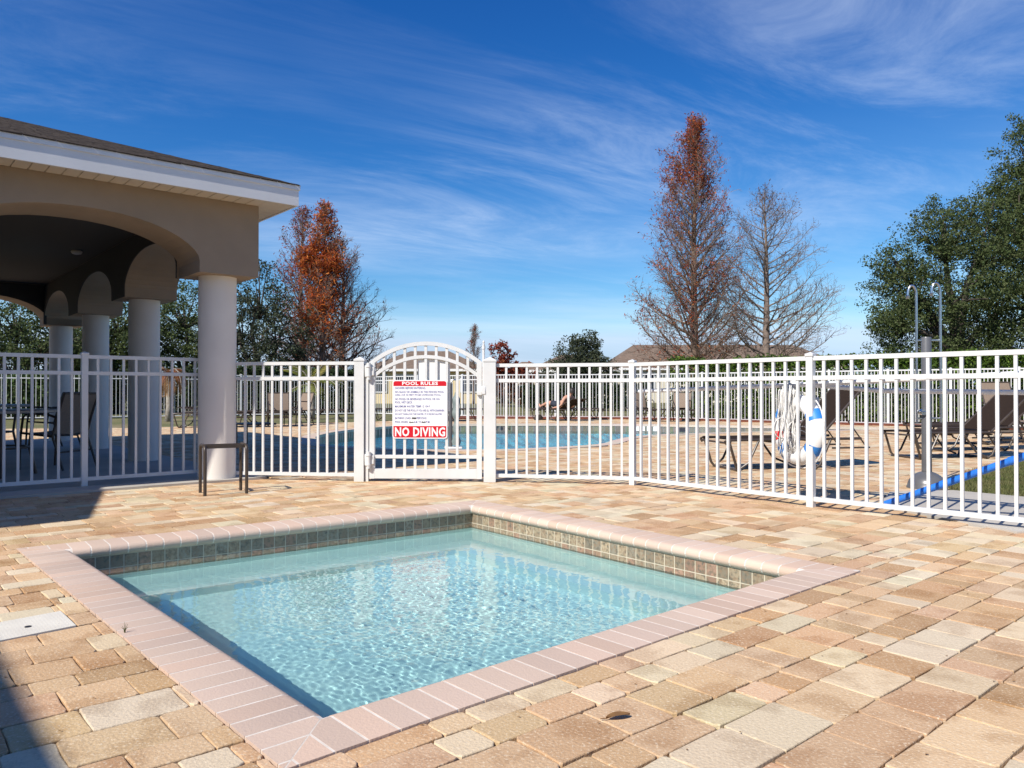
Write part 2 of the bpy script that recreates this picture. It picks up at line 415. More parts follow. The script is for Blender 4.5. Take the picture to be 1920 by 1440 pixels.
big = [(600*math.cos(a), 600*math.sin(a)) for a in (2*math.pi*i/48 for i in range(48))]
sheet('lawn', big, [[(p[0]*.999, p[1]*.999) for p in DECK]], -.035, M['lawn'], 'structure')
deck = sheet('pool_deck', DECK, [OUTER, POOL_OUT], -.012, M['sand'], 'structure')

# pavers: courses of tumbled stones, the nearest as single objects
TONES = [((.66, .515, .335), 5), ((.62, .435, .265), 6), ((.57, .37, .21), 5), ((.49, .305, .16), 3), ((.63, .52, .35), 3), ((.66, .55, .385), 3), ((.59, .41, .235), 4), ((.54, .36, .215), 3)]
tw = [w for _, w in TONES]
def paver_tone():
    c = rnd.choices(TONES, tw)[0][0]; k = rnd.uniform(.9, 1.09); return tuple(min(.7, x*k*rnd.uniform(.97, 1.03)) for x in c)
def paver_geo(mb, poly, fine, zt):
    """a stone with worn corners and rounded edges; poly is its plan, counter-clockwise"""
    n = len(poly); c = (sum(p[0] for p in poly)/n, sum(p[1] for p in poly)/n); tone = paver_tone()
    tilt = (rnd.gauss(0, .0045), rnd.gauss(0, .0045)) if fine else (0, 0)
    if fine:
        q = []
        for i in range(n):
            a, b, d = poly[i-1], poly[i], poly[(i+1) % n]
            la = math.hypot(a[0]-b[0], a[1]-b[1]); ld = math.hypot(d[0]-b[0], d[1]-b[1])
            r1 = min(rnd.uniform(.003, .017), la*.3); r2 = min(rnd.uniform(.003, .017), ld*.3)
            q.append((b[0]+(a[0]-b[0])*r1/la, b[1]+(a[1]-b[1])*r1/la)); q.append((b[0]+(d[0]-b[0])*r2/ld, b[1]+(d[1]-b[1])*r2/ld))
            # a nick half way along the edge
            t = rnd.uniform(.35, .65); nx, ny = (c[0]-b[0]-(d[0]-b[0])*t), (c[1]-b[1]-(d[1]-b[1])*t); nl = math.hypot(nx, ny) or 1; k = rnd.uniform(-.0022, .004)
            q.append((b[0]+(d[0]-b[0])*t+nx/nl*k, b[1]+(d[1]-b[1])*t+ny/nl*k))
        poly = q; n = len(poly)
    def ring(ins, z):
        out = []
        for p in poly:
            dx, dy = c[0]-p[0], c[1]-p[1]; l = math.hypot(dx, dy) or 1
            x, y = p[0]+dx/l*ins, p[1]+dy/l*ins
            out.append((x, y, zt+z+tilt[0]*(x-c[0])*2+tilt[1]*(y-c[1])*2))
        return out
    rings = [ring(0, -.035), ring(.0, -.0032), ring(.0018, -.0009), ring(.005, 0)] if fine else [ring(0, -.03), ring(0, -.004), ring(.006, 0)]
    vs = [v for r_ in rings for v in r_]; k = len(rings)
    fs = [(i*n+j, i*n+(j+1) % n, (i+1)*n+(j+1) % n, (i+1)*n+j) for i in range(k-1) for j in range(n)]+[tuple(range((k-1)*n, k*n))]
    mb.add(vs, fs, tone)
stones = []
t = -9.0
ODD = [.128, .192]
while t < 30:
    hgt = rnd.choice(ODD)
    s = -12+rnd.uniform(0, .2)
    while s < 34:
        ln = rnd.choice((.128, .192, .192, .192, .256)) if hgt > .17 else rnd.choice((.128, .192, .192, .256))
        mx, my = E1.x*(s+ln/2)+E2.x*(t+hgt/2), E1.y*(s+ln/2)+E2.y*(t+hgt/2)
        if my > .2 and abs(mx) < .80*my+1.8 and my < 27 and inside((mx, my), DECK) and not inside((mx, my), SLAB) and not inside((mx, my), TURF) and not inside((mx, my), PATH):
            g, gs = (.0024, .0006) if my < 9 else (.002, .002)
            def P(a, b):
                j = .0034 if my < 9 else .0015
                a += rnd.uniform(-j, j)*.4; b += rnd.uniform(-j, j); return (E1.x*a+E2.x*b, E1.y*a+E2.y*b)
            stones.append(([P(s+gs, t+g), P(s+ln-gs, t+g), P(s+ln-gs, t+hgt-g), P(s+gs, t+hgt-g)], (mx, my)))
        s += ln
    t += hgt
def cut(poly, quad):
    out = []; rest = poly; n = len(quad)
    for i in range(n):
        a, b = quad[i], quad[(i+1) % n]
        o = clip_half(rest, a, b, False); rest = clip_half(rest, a, b, True)
        if len(o) > 2 and area(o) > .0018: out.append(o)
        if len(rest) < 3: break
    return out
CUTQ = [offset(OUTER, .004), offset([Vector(p) for p in LID], .006)]
pieces = []
for poly, m_ in stones:
    ps = [poly]
    for q in CUTQ:
        cxq = sum(p[0] for p in q)/4; cyq = sum(p[1] for p in q)/4; rad = max(math.hypot(p[0]-cxq, p[1]-cyq) for p in q)+.4
        if math.hypot(m_[0]-cxq, m_[1]-cyq) < rad:
            ps = [r_ for p in ps for r_ in cut(p, q)]
    if m_[1] > 10 and inside(m_, offset(POOL_OUT, .03)): continue
    pieces += [(p, m_) for p in ps]
def shows(p, m_):
    if m_[1] < .75: return 0
    x = 960+m_[0]/m_[1]*FPX; y = HOR+EYE*FPX/m_[1]
    if not (-90 < x < 2010 and y < 1500): return 0
    return area(p)/m_[1]**3
order = sorted(range(len(pieces)), key=lambda i: -shows(*pieces[i]))
single = set(order[:300])
rest_near, rest_far = MB(), MB()
for i, (p, m_) in enumerate(pieces):
    zt = rnd.gauss(0, .0008) if m_[1] < 10 else rnd.gauss(0, .001)
    if i in single:
        mb = MB(); paver_geo(mb, p, True, zt); c = (sum(q[0] for q in p)/len(p), sum(q[1] for q in p)/len(p), 0)
        o = link('paver', mb.mesh('paver', M['paver'], c), deck, c)
    elif m_[1] < 11: paver_geo(rest_near, p, m_[1] < 8.5, zt)
    else: paver_geo(rest_far, p, False, zt)
rest_near.add(rest_far.v, rest_far.f); rest_near.c += rest_far.c
rest_near.build('far_pavers', M['paver'], deck, kind='stuff')

# ------------------------------------------------------------------ wading pool
basin = empty('wading_pool_basin', (0, 0, 0), kind='structure')
SUN_PROF = [(.031, -.060), (.012, -.053), (.001, -.033), (.004, -.015), (.014, -.003), (.034, .004), (CW, .004), (CW, -.060)]
def side(k):
    a, b = INNER[k], INNER[(k+1) % 4]; d = (b-a); ln = d.length; d = d/ln; o = Vector((d.y, -d.x))
    def slope(i, sgn):
        v = OUTER[i % 4]-INNER[i % 4]; return v.dot(d)/v.dot(o)
    return a, d, o, ln, slope(k, 0), slope(k+1, 0)
def loft(mb, k, u0, u1, prof, lift=0.0, tone=None, mg=.002):
    a, d, o, ln, s0, s1 = side(k); vs = []
    for w, z in prof:
        lo = max(u0, s0*w+mg); hi = min(u1, ln+s1*w-mg)
        if lo > hi: lo = hi = min(max((lo+hi)/2, u0), u1)
        for u in (lo, hi): vs.append((a.x+d.x*u+o.x*w, a.y+d.y*u+o.y*w, z+lift))
    n = len(prof); fs = []
    for i in range(n):
        j = (i+1) % n; fs.append((2*i, 2*j, 2*j+1, 2*i+1))
    fs.append(tuple(2*i for i in range(n-1, -1, -1))); fs.append(tuple(2*i+1 for i in range(n)))
    mb.add(vs, fs, tone)
grout = MB()
gp_ = [(w+(.0012 if w < CW else -.002), z-(.0003 if z > -.05 else -.001)) for w, z in SUN_PROF]
for k in range(4):
    a, d, o, ln, s0, s1 = side(k)
    loft(grout, k, -CW, ln+CW, gp_, mg=-.0005*(k % 2))
    nb = round((ln+.1)/.103); bw = ln/nb
    for i in range(-3, nb+3):
        u0, u1 = i*bw, (i+1)*bw
        if u1 < -CW+.03 or u0 > ln+CW-.03: continue
        if min(u1, ln+s1*CW)-max(u0, s0*CW) < .012: continue
        mb = MB(); c = rnd.choice(((.60, .44, .34), (.62, .46, .36), (.59, .45, .36), (.62, .475, .375))); kk = rnd.uniform(.90, 1.06); tn = tuple(x*kk for x in c)
        if u1 < .01 or u0 > ln-.01:                          # cut bricks of the mitred corner
            def W_(u, w): return (a.x+d.x*u+o.x*w, a.y+d.y*u+o.y*w)
            q = [W_(u0+.0038, .034), W_(u1-.0038, .034), W_(u1-.0038, CW), W_(u0+.0038, CW)]
            q = [(q[i_][0], q[i_][1]) for i_ in (0, 3, 2, 1)]
            e = k if u1 < .01 else (k+1) % 4; m0, m1 = INNER[e], OUTER[e]; sh_ = d*(.003 if u1 < .01 else -.003)
            q = clip_half(q, m0+sh_, m1+sh_, u1 < .01)
            if len(q) < 3 or area(q) < .0003: continue
            sa = sum(q[i_][0]*q[(i_+1) % len(q)][1]-q[(i_+1) % len(q)][0]*q[i_][1] for i_ in range(len(q)))
            if sa < 0: q = q[::-1]
            mb.prism(q, -.06, .004, tn)
        else: loft(mb, k, u0+.0042, u1-.0042, SUN_PROF, rnd.uniform(.0, .0007), tn)
        um = min(max((u0+u1)/2, 0), ln); org = (a.x+d.x*um+o.x*.1, a.y+d.y*um+o.y*.1, 0)
        ob = link('coping_brick', mb.mesh('coping_brick', M['coping'], org), basin, org); auto_smooth(ob, 50)
grout.build('mortar', M['grout'], basin)
TP = .030                                                # the tiled wall stands back under the nose
TILT = [(.33, .26, .175), (.27, .22, .155), (.38, .30, .20), (.30, .265, .20), (.33, .20, .14), (.23, .20, .15), (.34, .28, .19)]
for k in range(4):
    a, d, o, ln, s0, s1 = side(k); n = round((ln+2*TP)/.0765); tw_ = (ln+2*TP)/n
    for r_ in range(2):
        for i in range(n):
            u = -TP+(i+.5)*tw_; zc = -.062-.037-.0765*r_
            mb = MB(); c = rnd.choice(TILT); kk = rnd.uniform(.8, 1.2)
            mb.box(0, 0, 0, tw_-.0065, .006, .0705, c=tuple(x*kk for x in c))
            ob = link('wall_tile', mb.mesh('wall_tile', M['tile']), basin, (a.x+d.x*u+o.x*TP, a.y+d.y*u+o.y*TP, zc), math.atan2(d.y, d.x))
WALL = offset(INNER, TP-.0015)
mb = MB()
for k in range(4):
    p, q = WALL[k], WALL[(k+1) % 4]; mb.add([(p.x, p.y, -.058), (q.x, q.y, -.058), (q.x, q.y, -.220), (p.x, p.y, -.220)], [(3, 2, 1, 0)])
mb.build('tile_grout', M['tilegrout'], basin)
WZ = -.168; FZ = -.53
PL = offset(INNER, TP-.004)
mb = MB()
for k in range(4):
    p, q = PL[k], PL[(k+1) % 4]; mb.add([(p.x, p.y, -.216), (q.x, q.y, -.216), (q.x, q.y, FZ-.02), (p.x, p.y, FZ-.02)], [(3, 2, 1, 0)])
nx = 24
for i in range(nx):
    for j in range(nx):
        pass
fv = []
for j in range(nx+1):
    for i in range(nx+1):
        u, v = i/nx, j/nx
        p = (PL[0]*(1-u)+PL[1]*u)*(1-v)+(PL[3]*(1-u)+PL[2]*u)*v
        fv.append((p.x, p.y, FZ+.06*v-.02))
mb.add(fv, [(j*(nx+1)+i, j*(nx+1)+i+1, (j+1)*(nx+1)+i+1, (j+1)*(nx+1)+i) for j in range(nx) for i in range(nx)])
# bench under water along the two far walls
def lerp(p, q, t): return p+(q-p)*t
bw_ = .50
d1 = (PL[0]-PL[1]).normalized()*0; 
ri_, bi_, li_ = PL[1], PL[2], PL[3]
inn = offset([Vector(p) for p in PL], -bw_)
bench = [tuple(ri_), tuple(bi_), tuple(li_), tuple(lerp(PL[3], PL[0], bw_/(PL[3]-PL[0]).length)), tuple(inn[2]), tuple(lerp(PL[1], PL[0], bw_/(PL[0]-PL[1]).length))]
mb.prism(bench, FZ-.05, -.335)
mb.build('plaster_shell', M['plaster'], basin)

# water surface with real ripples, stronger in the middle
def water_material(name, tint, bump=0.0, thin=False):
    m = bpy.data.materials.new(name); m.use_nodes = True; t_ = m.node_tree; n = t_.nodes; l = t_.links
    n.remove(n['Principled BSDF']); out = n['Material Output']
    fr = n.new('ShaderNodeFresnel'); fr.inputs['IOR'].default_value = 1.33
    gl = n.new('ShaderNodeBsdfGlossy'); gl.inputs['Roughness'].default_value = 0.0 if not thin else .03; gl.inputs['Color'].default_value = (1, 1, 1, 1)
    if thin: rf = n.new('ShaderNodeBsdfTransparent')
    else:
        rf = n.new('ShaderNodeBsdfRefraction'); rf.inputs['IOR'].default_value = 1.33; rf.inputs['Roughness'].default_value = 0
    rf.inputs['Color'].default_value = (*tint, 1)
    mx = n.new('ShaderNodeMixShader'); l.new(fr.outputs[0], mx.inputs[0]); l.new(rf.outputs[0], mx.inputs[1]); l.new(gl.outputs[0], mx.inputs[2]); l.new(mx.outputs[0], out.inputs[0])
    if bump:
        tcn = n.new('ShaderNodeTexCoord'); no = n.new('ShaderNodeTexNoise'); no.inputs['Scale'].default_value = 4.5; no.inputs['Detail'].default_value = 4
        l.new(tcn.outputs['Object'], no.inputs['Vector']); b_ = n.new('ShaderNodeBump'); b_.inputs['Distance'].default_value = bump; b_.inputs['Strength'].default_value = 1
        l.new(no.outputs['Fac'], b_.inputs['Height']); l.new(b_.outputs[0], gl.inputs['Normal']); l.new(b_.outputs[0], fr.inputs['Normal'])
    return m
M['water'] = water_material('wading pool water', (.76, .925, .93))
M['water_far'] = water_material('swimming pool water', (.50, .86, .95), .05, thin=True)
WQ = offset(INNER, TP-.005)
NX, NY = 330, 340
uu, vv = np.meshgrid(np.linspace(0, 1, NX+1), np.linspace(0, 1, NY+1))
q0, q1, q2, q3 = (np.array(p) for p in WQ)
XY = ((q0[None, None]*(1-uu[..., None])+q1*uu[..., None])*(1-vv[..., None])+(q3*(1-uu[..., None])+q2*uu[..., None])*vv[..., None])
rs = np.random.RandomState(5); H = np.zeros(uu.shape)
for i in range(84):
    lam = rs.choice([.03, .038, .048, .06, .08, .11, .16, .30]); a = rs.uniform(0, 2*np.pi); k = 2*np.pi/lam
    amp = .0031*lam*(.55 if lam > .1 else 1)*rs.uniform(.4, 1)/math.sqrt(13)
    H += amp*np.sin(k*(XY[..., 0]*np.cos(a)+XY[..., 1]*np.sin(a))+rs.uniform(0, 6.28)+.8*np.sin(XY[..., 0]*3.1+i)+.8*np.sin(XY[..., 1]*2.7+2*i))
env = np.clip(.22+1.0*np.exp(-(((uu-.50)/.30)**2+((vv-.52)/.34)**2))+.55*np.exp(-(((uu-.18)/.25)**2+((vv-.25)/.25)**2)), 0, 1.25)
H *= env*1.15
wv = np.c_[XY.reshape(-1, 2), (WZ+H).ravel()]
idx = (np.arange(NY)[:, None]*(NX+1)+np.arange(NX)[None]).ravel()
wf = np.c_[idx, idx+1, idx+NX+2, idx+NX+1]
me = bpy.data.meshes.new('wading_pool_water'); me.from_pydata(wv.tolist(), [], wf.tolist()); me.materials.append(M['water']); me.shade_smooth()
water = link('wading_pool_water', me); tag(water, kind='structure')
try:
    so.data.cycles.is_caustics_light = True
    water.cycles.is_caustics_caster = True
    for ch in basin.children:
        if ch.name.startswith('plaster_shell'): ch.cycles.is_caustics_receiver = True
except Exception as ex: print('caustics', ex)

# ------------------------------------------------------------------ swimming pool
pool = empty('swimming_pool_basin', (0, 0, 0), kind='structure')
mb = MB(); n = len(POOL)
for i in range(n):
    j = (i+1) % n
    a, b, c_, d_ = POOL[i], POOL[j], POOL_OUT[j], POOL_OUT[i]
    mb.add([(a.x, a.y, .006), (b.x, b.y, .006), (c_.x, c_.y, .006), (d_.x, d_.y, .006), (a.x, a.y, -.05), (b.x, b.y, -.05), (c_.x, c_.y, -.03), (d_.x, d_.y, -.03)],
           [(3, 2, 1, 0), (0, 1, 5, 4), (2, 3, 7, 6)], tuple(x*rnd.uniform(.95, 1.05) for x in (.58, .46, .36)))
mb.build('coping', M['coping'], pool)
IN2 = offset(POOL, .015); mb = MB(); mb2 = MB()
for i in range(n):
    j = (i+1) % n; a, b = IN2[i], IN2[j]
    ks = max(1, round((b-a).length/.15))
    for q in range(ks):
        p0 = lerp(a, b, q/ks); p1 = lerp(a, b, (q+.94)/ks)
        mb.add([(p0.x, p0.y, -.046), (p1.x, p1.y, -.046), (p1.x, p1.y, -.27), (p0.x, p0.y, -.27)], [(3, 2, 1, 0)], tuple(x*rnd.uniform(.8, 1.2) for x in rnd.choice(((.17, .19, .15), (.13, .15, .125), (.22, .22, .17)))))
    mb2.add([(a.x, a.y, -.265), (b.x, b.y, -.265), (b.x, b.y, -1.1), (a.x, a.y, -1.1)], [(3, 2, 1, 0)])
mb.build('waterline_tiles', M['tile'], pool, kind='stuff')
mb2.build('plaster_wall', M['plaster_deep'], pool)
sheet('plaster_floor', IN2, [], -.95, M['plaster_deep'], parent=pool)
sheet('swimming_pool_water', [(p.x, p.y) for p in offset(POOL, .012)], [], -.20, M['water_far'], 'structure')

# ------------------------------------------------------------------ slabs, turf, mulch
mb = MB(); mb.prism(SLAB, -.03, .022); o = mb.build('pavilion_slab', M['concrete']); tag(o, kind='structure')
mb = MB(); mb.prism(PATH, -.03, .012); o = mb.build('concrete_path', M['concrete']); tag(o, kind='structure')
mb = MB(); mb.prism(TURF, -.03, .004); turf = mb.build('turf_patch', M['lawn']); tag(turf, kind='structure')
blades = []
for i in range(16000):
    while True:
        x = rnd.uniform(min(p[0] for p in TURF), max(p[0] for p in TURF)); y = rnd.uniform(min(p[1] for p in TURF), max(p[1] for p in TURF))
        if inside((x, y), TURF): break
    a = rnd.uniform(0, 6.28); w = .004; h = rnd.uniform(.02, .055); lx, ly = rnd.gauss(0, .02), rnd.gauss(0, .02)
    dx, dy = math.cos(a)*w, math.sin(a)*w
    blades.append([(x-dx, y-dy, 0), (x+dx, y+dy, 0), (x+lx+dx*.3, y+ly+dy*.3, h), (x+lx-dx*.3, y+ly-dy*.3, h)])
o = link('turf_grass', quads_mesh('turf_grass', np.array(blades), M['grass'])); tag(o, kind='stuff')

# ------------------------------------------------------------------ pavilion
def arch_beam(mb, L0, spans, half, y0, y1, axis, zb=2.10, zs=2.22, za=2.585, zt=2.84, full=True, org=(0, 0)):
    """wall over columns with segmental arches; runs along the local axis from L0[0] to L0[1]; arches centred at spans"""
    rad = (half*half+(za-zs)**2)/(2*(za-zs)); S = [(L0[0], zb)]
    for c_ in sorted(spans):
        S += [(c_-half, zb), (c_-half, zs)]
        for i in range(1, 20):
            x = -half*math.cos(math.pi*i/20); S.append((c_+x, zs+(za-zs)*max(0, 1-abs(x/half)**2.2)**.6))
        S += [(c_+half, zs), (c_+half, zb)]
    S.append((L0[1], zb))
    def P(u, w, z): return (u, w, z) if axis == 'x' else (w, u, z)
    vs = []
    for u, z in S: vs += [P(u, y0, z), P(u, y1, z), P(u, y0, zt), P(u, y1, zt)]
    fs = []
    for i in range(len(S)-1):
        a, b = 4*i, 4*i+4
        if abs(S[i][0]-S[i+1][0]) > 1e-6: fs += [(a, b, b+2, a+2), (a+3, b+3, b+1, a+1), (a+2, b+2, b+3, a+3)]
        fs.append((a+1, b+1, b, a))
    if not full: fs = [f for f in fs]
    e = 4*(len(S)-1); fs += [(0, 2, 3, 1), (e+1, e+3, e+2, e)]
    mb.add(vs, fs)
pv = empty('pavilion', (C0.x, C0.y, -.006), A1, 'open taupe stucco pavilion with arches, round columns and dark shingle hip roof', 'pavilion')
SX, SY = 2.65, 2.65
HB = .31
def beam(name, *a, **k):
    mb = MB(); arch_beam(mb, *a, **k); o = mb.build(name, M['stucco'], pv); return o
beam('arched_beam', (-3*SX-HB, HB), [-SX/2-SX*i for i in range(3)], 1.04, -HB, HB, 'x')
beam('arched_beam', (-3*SX-HB, HB), [-SX/2-SX*i for i in range(3)], 1.04, 3*SY-HB, 3*SY+HB, 'x')
beam('arched_beam', (HB, 3*SY-HB), [SY/2+SY*i for i in range(3)], 1.015, -HB, HB, 'y')
beam('arched_beam', (HB, 3*SY-HB), [SY/2+SY*i for i in range(3)], 1.015, -3*SX-HB, -3*SX+HB, 'y')
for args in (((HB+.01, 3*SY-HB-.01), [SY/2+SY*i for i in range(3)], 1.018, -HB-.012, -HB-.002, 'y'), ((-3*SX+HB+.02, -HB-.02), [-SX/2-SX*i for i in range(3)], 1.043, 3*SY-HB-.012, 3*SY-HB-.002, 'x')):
    mb = MB(); arch_beam(mb, *args, zt=2.79); mb.build('inner_shade_lining', M['ceiling'], pv)  # thin dark sheets added to put shade on the beams' inner faces
for i in range(4):
    for j in range(4):
        if i in (1, 2) and j in (1, 2): continue
        mb = MB(); mb.lathe([(.19, 0), (.19, .004), (.187, .02), (.187, 2.09), (.19, 2.1)], 32)
        o = link('column', mb.mesh('column', M['column']), pv, (-SX*i, SY*j, 0)); auto_smooth(o)
mb = MB(); mb.box(-7.45, 3.97, 1.4, .12, 7.0, 2.76); mb.build('light_block_wall', M['stucco'], pv)  # added wall, cuts the light reaching the pavilion's interior
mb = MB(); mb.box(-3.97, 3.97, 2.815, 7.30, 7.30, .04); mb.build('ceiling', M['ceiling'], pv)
mb = MB()
mb.lathe([(.06, 2.795), (.07, 2.78), (.055, 2.755), (.02, 2.745)], 16, -.62, 3.5)
auto_smooth(mb.build('ceiling_light', M['soffit'], pv))
X0, X1, Y0, Y1 = -8.57, .61, -.61, 3*SY+.61
ZE, PT = 3.05, .345
hw = (Y1-Y0)/2; ym = (Y0+Y1)/2; zr = ZE+PT*hw
V = [(X0, Y0, ZE), (X1, Y0, ZE), (X1, Y1, ZE), (X0, Y1, ZE), (X0+hw, ym, zr), (X1-hw, ym, zr), (X0, Y0, ZE-.03), (X1, Y0, ZE-.03), (X1, Y1, ZE-.03), (X0, Y1, ZE-.03)]
mb = MB(); mb.add(V, [(0, 1, 5, 4), (1, 2, 5), (2, 3, 4, 5), (3, 0, 4), (9, 8, 7, 6), (0, 6, 7, 1), (1, 7, 8, 2), (2, 8, 9, 3), (3, 9, 6, 0)])
roof = mb.build('roof', M['shingle'], pv)
mb = MB(); rows = int(hw/.135)
for sidek in range(2):
    for r_ in range(rows):
        d0 = r_*.135-.02; d1 = d0+.155
        ln0 = (X0+max(d0, 0), X1-max(d0, 0)) if sidek == 0 else (Y0+max(d0, 0), Y1-max(d0, 0))
        u = ln0[0]-rnd.uniform(0, .2)
        while u < ln0[1]:
            w = rnd.uniform(.16, .32); a, b = max(u, ln0[0]), min(u+w-.006, ln0[1]); u += w
            if b-a < .02: continue
            th = rnd.uniform(.003, .006)
            z0, z1 = ZE+PT*d0+th, ZE+PT*d1+.005
            e_ = X1 if sidek == 0 else Y1; b1 = min(b, e_-max(d1, 0)); a1 = max(a, (X0 if sidek == 0 else Y0)+max(d1, 0)); b1 = max(b1, a1+.001)
            if sidek == 0: q = [(a, Y0+d0, z0), (b, Y0+d0, z0), (b1, Y0+d1, z1), (a1, Y0+d1, z1), (a, Y0+d0, z0-.012), (b, Y0+d0, z0-.012)]
            else: q = [(X1-d0, a, z0), (X1-d0, b, z0), (X1-d1, b1, z1), (X1-d1, a1, z1), (X1-d0, a, z0-.012), (X1-d0, b, z0-.012)]
            mb.add(q, [(0, 1, 2, 3), (4, 5, 1, 0)])
o = mb.build('shingles', M['shingle'], roof, kind='stuff')
mb = MB()
mb.box((X0+X1)/2, Y0+.012, 2.935, X1-X0, .024, .205); mb.box(X1-.012, ym+.012, 2.935, .024, Y1-Y0-.024, .205)
mb.box((X0+X1)/2, Y1-.012, 2.935, X1-X0-.03, .024, .205)
mb.build('fascia', M['fascia'], pv)
mb = MB()
mb.box((X0+X1)/2+.006, Y0-.006, 3.018, X1-X0+.012, .012, .05); mb.box(X1+.006, ym, 3.018, .012, Y1-Y0, .05)
mb.build('drip_edge', M['fascia'], pv)
mb = MB(); mb.box(0, 0, 0, .118, .270, .008); mb.box(-.0605, 0, .003, .004, .270, .003); sp = mb.mesh('soffit_panel', M['soffit'])
x = X1-.318-.0635
while x > X0+.1:
    link('soffit_panel', sp, pv, (x, Y0+.024+.137, 2.842)); x -= .127
y = Y0+.318+.0635
while y < Y1-.2:
    link('soffit_panel', sp, pv, (X1-.024-.137, y, 2.842), math.pi/2); y += .127
mb = MB()
for q in range(2):
    mb.prism([(X1-.315, Y0+.316), (X1-.026, Y0+.029), (X1-.026, Y0+.316)] if q else [(X1-.318, Y0+.026), (X1-.029, Y0+.026), (X1-.318, Y0+.313)], 2.838, 2.846)
mb.build('soffit_corner', M['soffit'], pv)
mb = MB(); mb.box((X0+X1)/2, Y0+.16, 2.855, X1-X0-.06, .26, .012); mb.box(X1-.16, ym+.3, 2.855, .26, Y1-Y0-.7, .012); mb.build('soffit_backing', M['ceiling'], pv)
mb = MB()
mb.add([(X0, -2.40, ZE), (-4.78, -2.40, ZE), (-4.78, Y0+.02, ZE+.5), (X0, Y0+.02, ZE+.5), (X0, -2.40, 2.85), (-4.78, -2.40, 2.85), (-4.78, Y0+.0, 2.85), (X0, Y0+.0, 2.85)],
       [(0, 1, 2, 3), (7, 6, 5, 4), (0, 4, 5, 1), (1, 5, 6, 2), (2, 6, 7, 3), (3, 7, 4, 0)])
mb.build('porch_roof', M['fascia'], pv)
for x in (-5.2, -7.6):
    mb = MB(); mb.lathe([(.12, 0), (.12, 2.83)], 20); o = link('porch_post', mb.mesh('porch_post', M['column']), pv, (x, -2.05, 0)); auto_smooth(o)
cl = empty('clubhouse', (*pav(-9.5, -9), 0), A1, 'taupe stucco clubhouse wall beside the pavilion, left of the wading pool', 'building')
mb = MB(); mb.box(-.4, 0, 1.99, 5.4, 9.4, 3.98); mb.build('wall', M['stucco'], cl)
mb = MB(); mb.add([(-3.8, -5.3, 4.0), (2.8, -5.3, 4.0), (2.8, 5.3, 4.0), (-3.8, 5.3, 4.0), (-.5, -2.0, 4.9), (-.5, 2.0, 4.9)], [(0, 1, 4), (1, 2, 5, 4), (2, 3, 5), (3, 0, 4, 5), (3, 2, 1, 0)]); mb.build('roof', M['shingle'], cl)
# ------------------------------------------------------------------ fences
def picket_mesh(w, z0, z1):
    mb = MB(); mb.box(0, 0, (z0+z1)/2, w, w, z1-z0); return mb.mesh('picket', M['white'])
def post_mesh(w, h):
    mb = MB(); mb.box(0, 0, h/2, w, w, h)
    c_ = w/2+.006; mb.box(0, 0, h+.009, 2*c_, 2*c_, .018)
    mb.add([(-c_, -c_, h+.018), (c_, -c_, h+.018), (c_, c_, h+.018), (-c_, c_, h+.018), (0, 0, h+.018+w*.28)], [(0, 1, 4), (1, 2, 4), (2, 3, 4), (3, 0, 4)])
    return mb.mesh('post', M['white'])
def fence(label, pts, ztop, zb, counts, posts, group, pw=.0215, post_w=.054, rail=(.032, .034), post_up=.03, mid=.155):
    root = empty('fence', (pts[0][0], pts[0][1], zb), 0, label, 'fence', group)
    o = Vector((pts[0][0], pts[0][1], 0)); H_ = ztop-zb
    pk = picket_mesh(pw, .05, H_-.01); pm = post_mesh(post_w, H_+post_up-.03)
    for i, p in enumerate(pts):
        a = Vector(pts[max(i-1, 0)]); b = Vector(pts[min(i+1, len(pts)-1)])
        if posts[i]: link('post', pm, root, (p[0]-o.x, p[1]-o.y, 0), math.atan2(b.y-a.y, b.x-a.x))
    for i in range(len(pts)-1):
        a, b = Vector(pts[i]), Vector(pts[i+1]); d = (b-a); ln = d.length; d /= ln; an = math.atan2(d.y, d.x)
        e0 = post_w/2 if posts[i] else 0; e1 = post_w/2 if posts[i+1] else 0
        rm = MB(); rm.box((e0+ln-e1)/2, 0, 0, ln-e0-e1, rail[0], rail[1]); rmesh = rm.mesh('rail', M['white'])
        for z in (H_-.018, H_-mid-.018, .065): link('rail', rmesh, root, (a.x-o.x, a.y-o.y, z), an)
        n = counts[i]
        for k in range(n):
            p = a+d*(ln*(k+1)/(n+1)); link('picket', pk, root, (p.x-o.x, p.y-o.y, rnd.uniform(-.0015, .0015)), an+rnd.uniform(-.035, .035))
    return root
NEAR = 'white aluminium fence around the wading pool'
fence('white picket fence in front of the pavilion columns, left of the stool', [(-6.75, 4.85), (-5.40, 6.08), (-4.05, 7.30), (-3.20, 8.06)], 1.262, .022, [16, 16, 9], [1, 1, 1, 0], NEAR)
fence('short white picket fence between the stucco column and the gate', [(-2.88, 8.05), (-1.60, 7.875)], 1.222, 0, [12], [0, 0], NEAR)
fence('long white picket fence right of the gate, in front of the brown lounger', [(-.16, 7.815), (1.181, 7.553), (2.374, 6.126), (3.66, 4.83), (4.95, 3.53)], 1.197, 0, [12, 16, 16, 16], [0, 1, 1, 1, 1], NEAR)
FAR = 'white fence round the swimming pool deck'
fence('far white fence beyond the pavilion lawn, left of the palm', [(-23, 22.5), (-19, 24.2), (-14.3, 26.3), (-12.2, 27.6), (-10.2, 29)], 1.52, -.03, [34, 36, 20, 20], [1]*5, FAR, .0165, .065)
fence('far white fence in front of the yellow house', [(-10.2, 29), (-8.0, 30), (-5.8, 31), (-3.6, 29.4), (-1.8, 28.0), (-.2, 26.9)], 1.50, -.03, [20, 20, 22, 18, 16], [0, 1, 1, 1, 1, 1], FAR, .0165, .065)
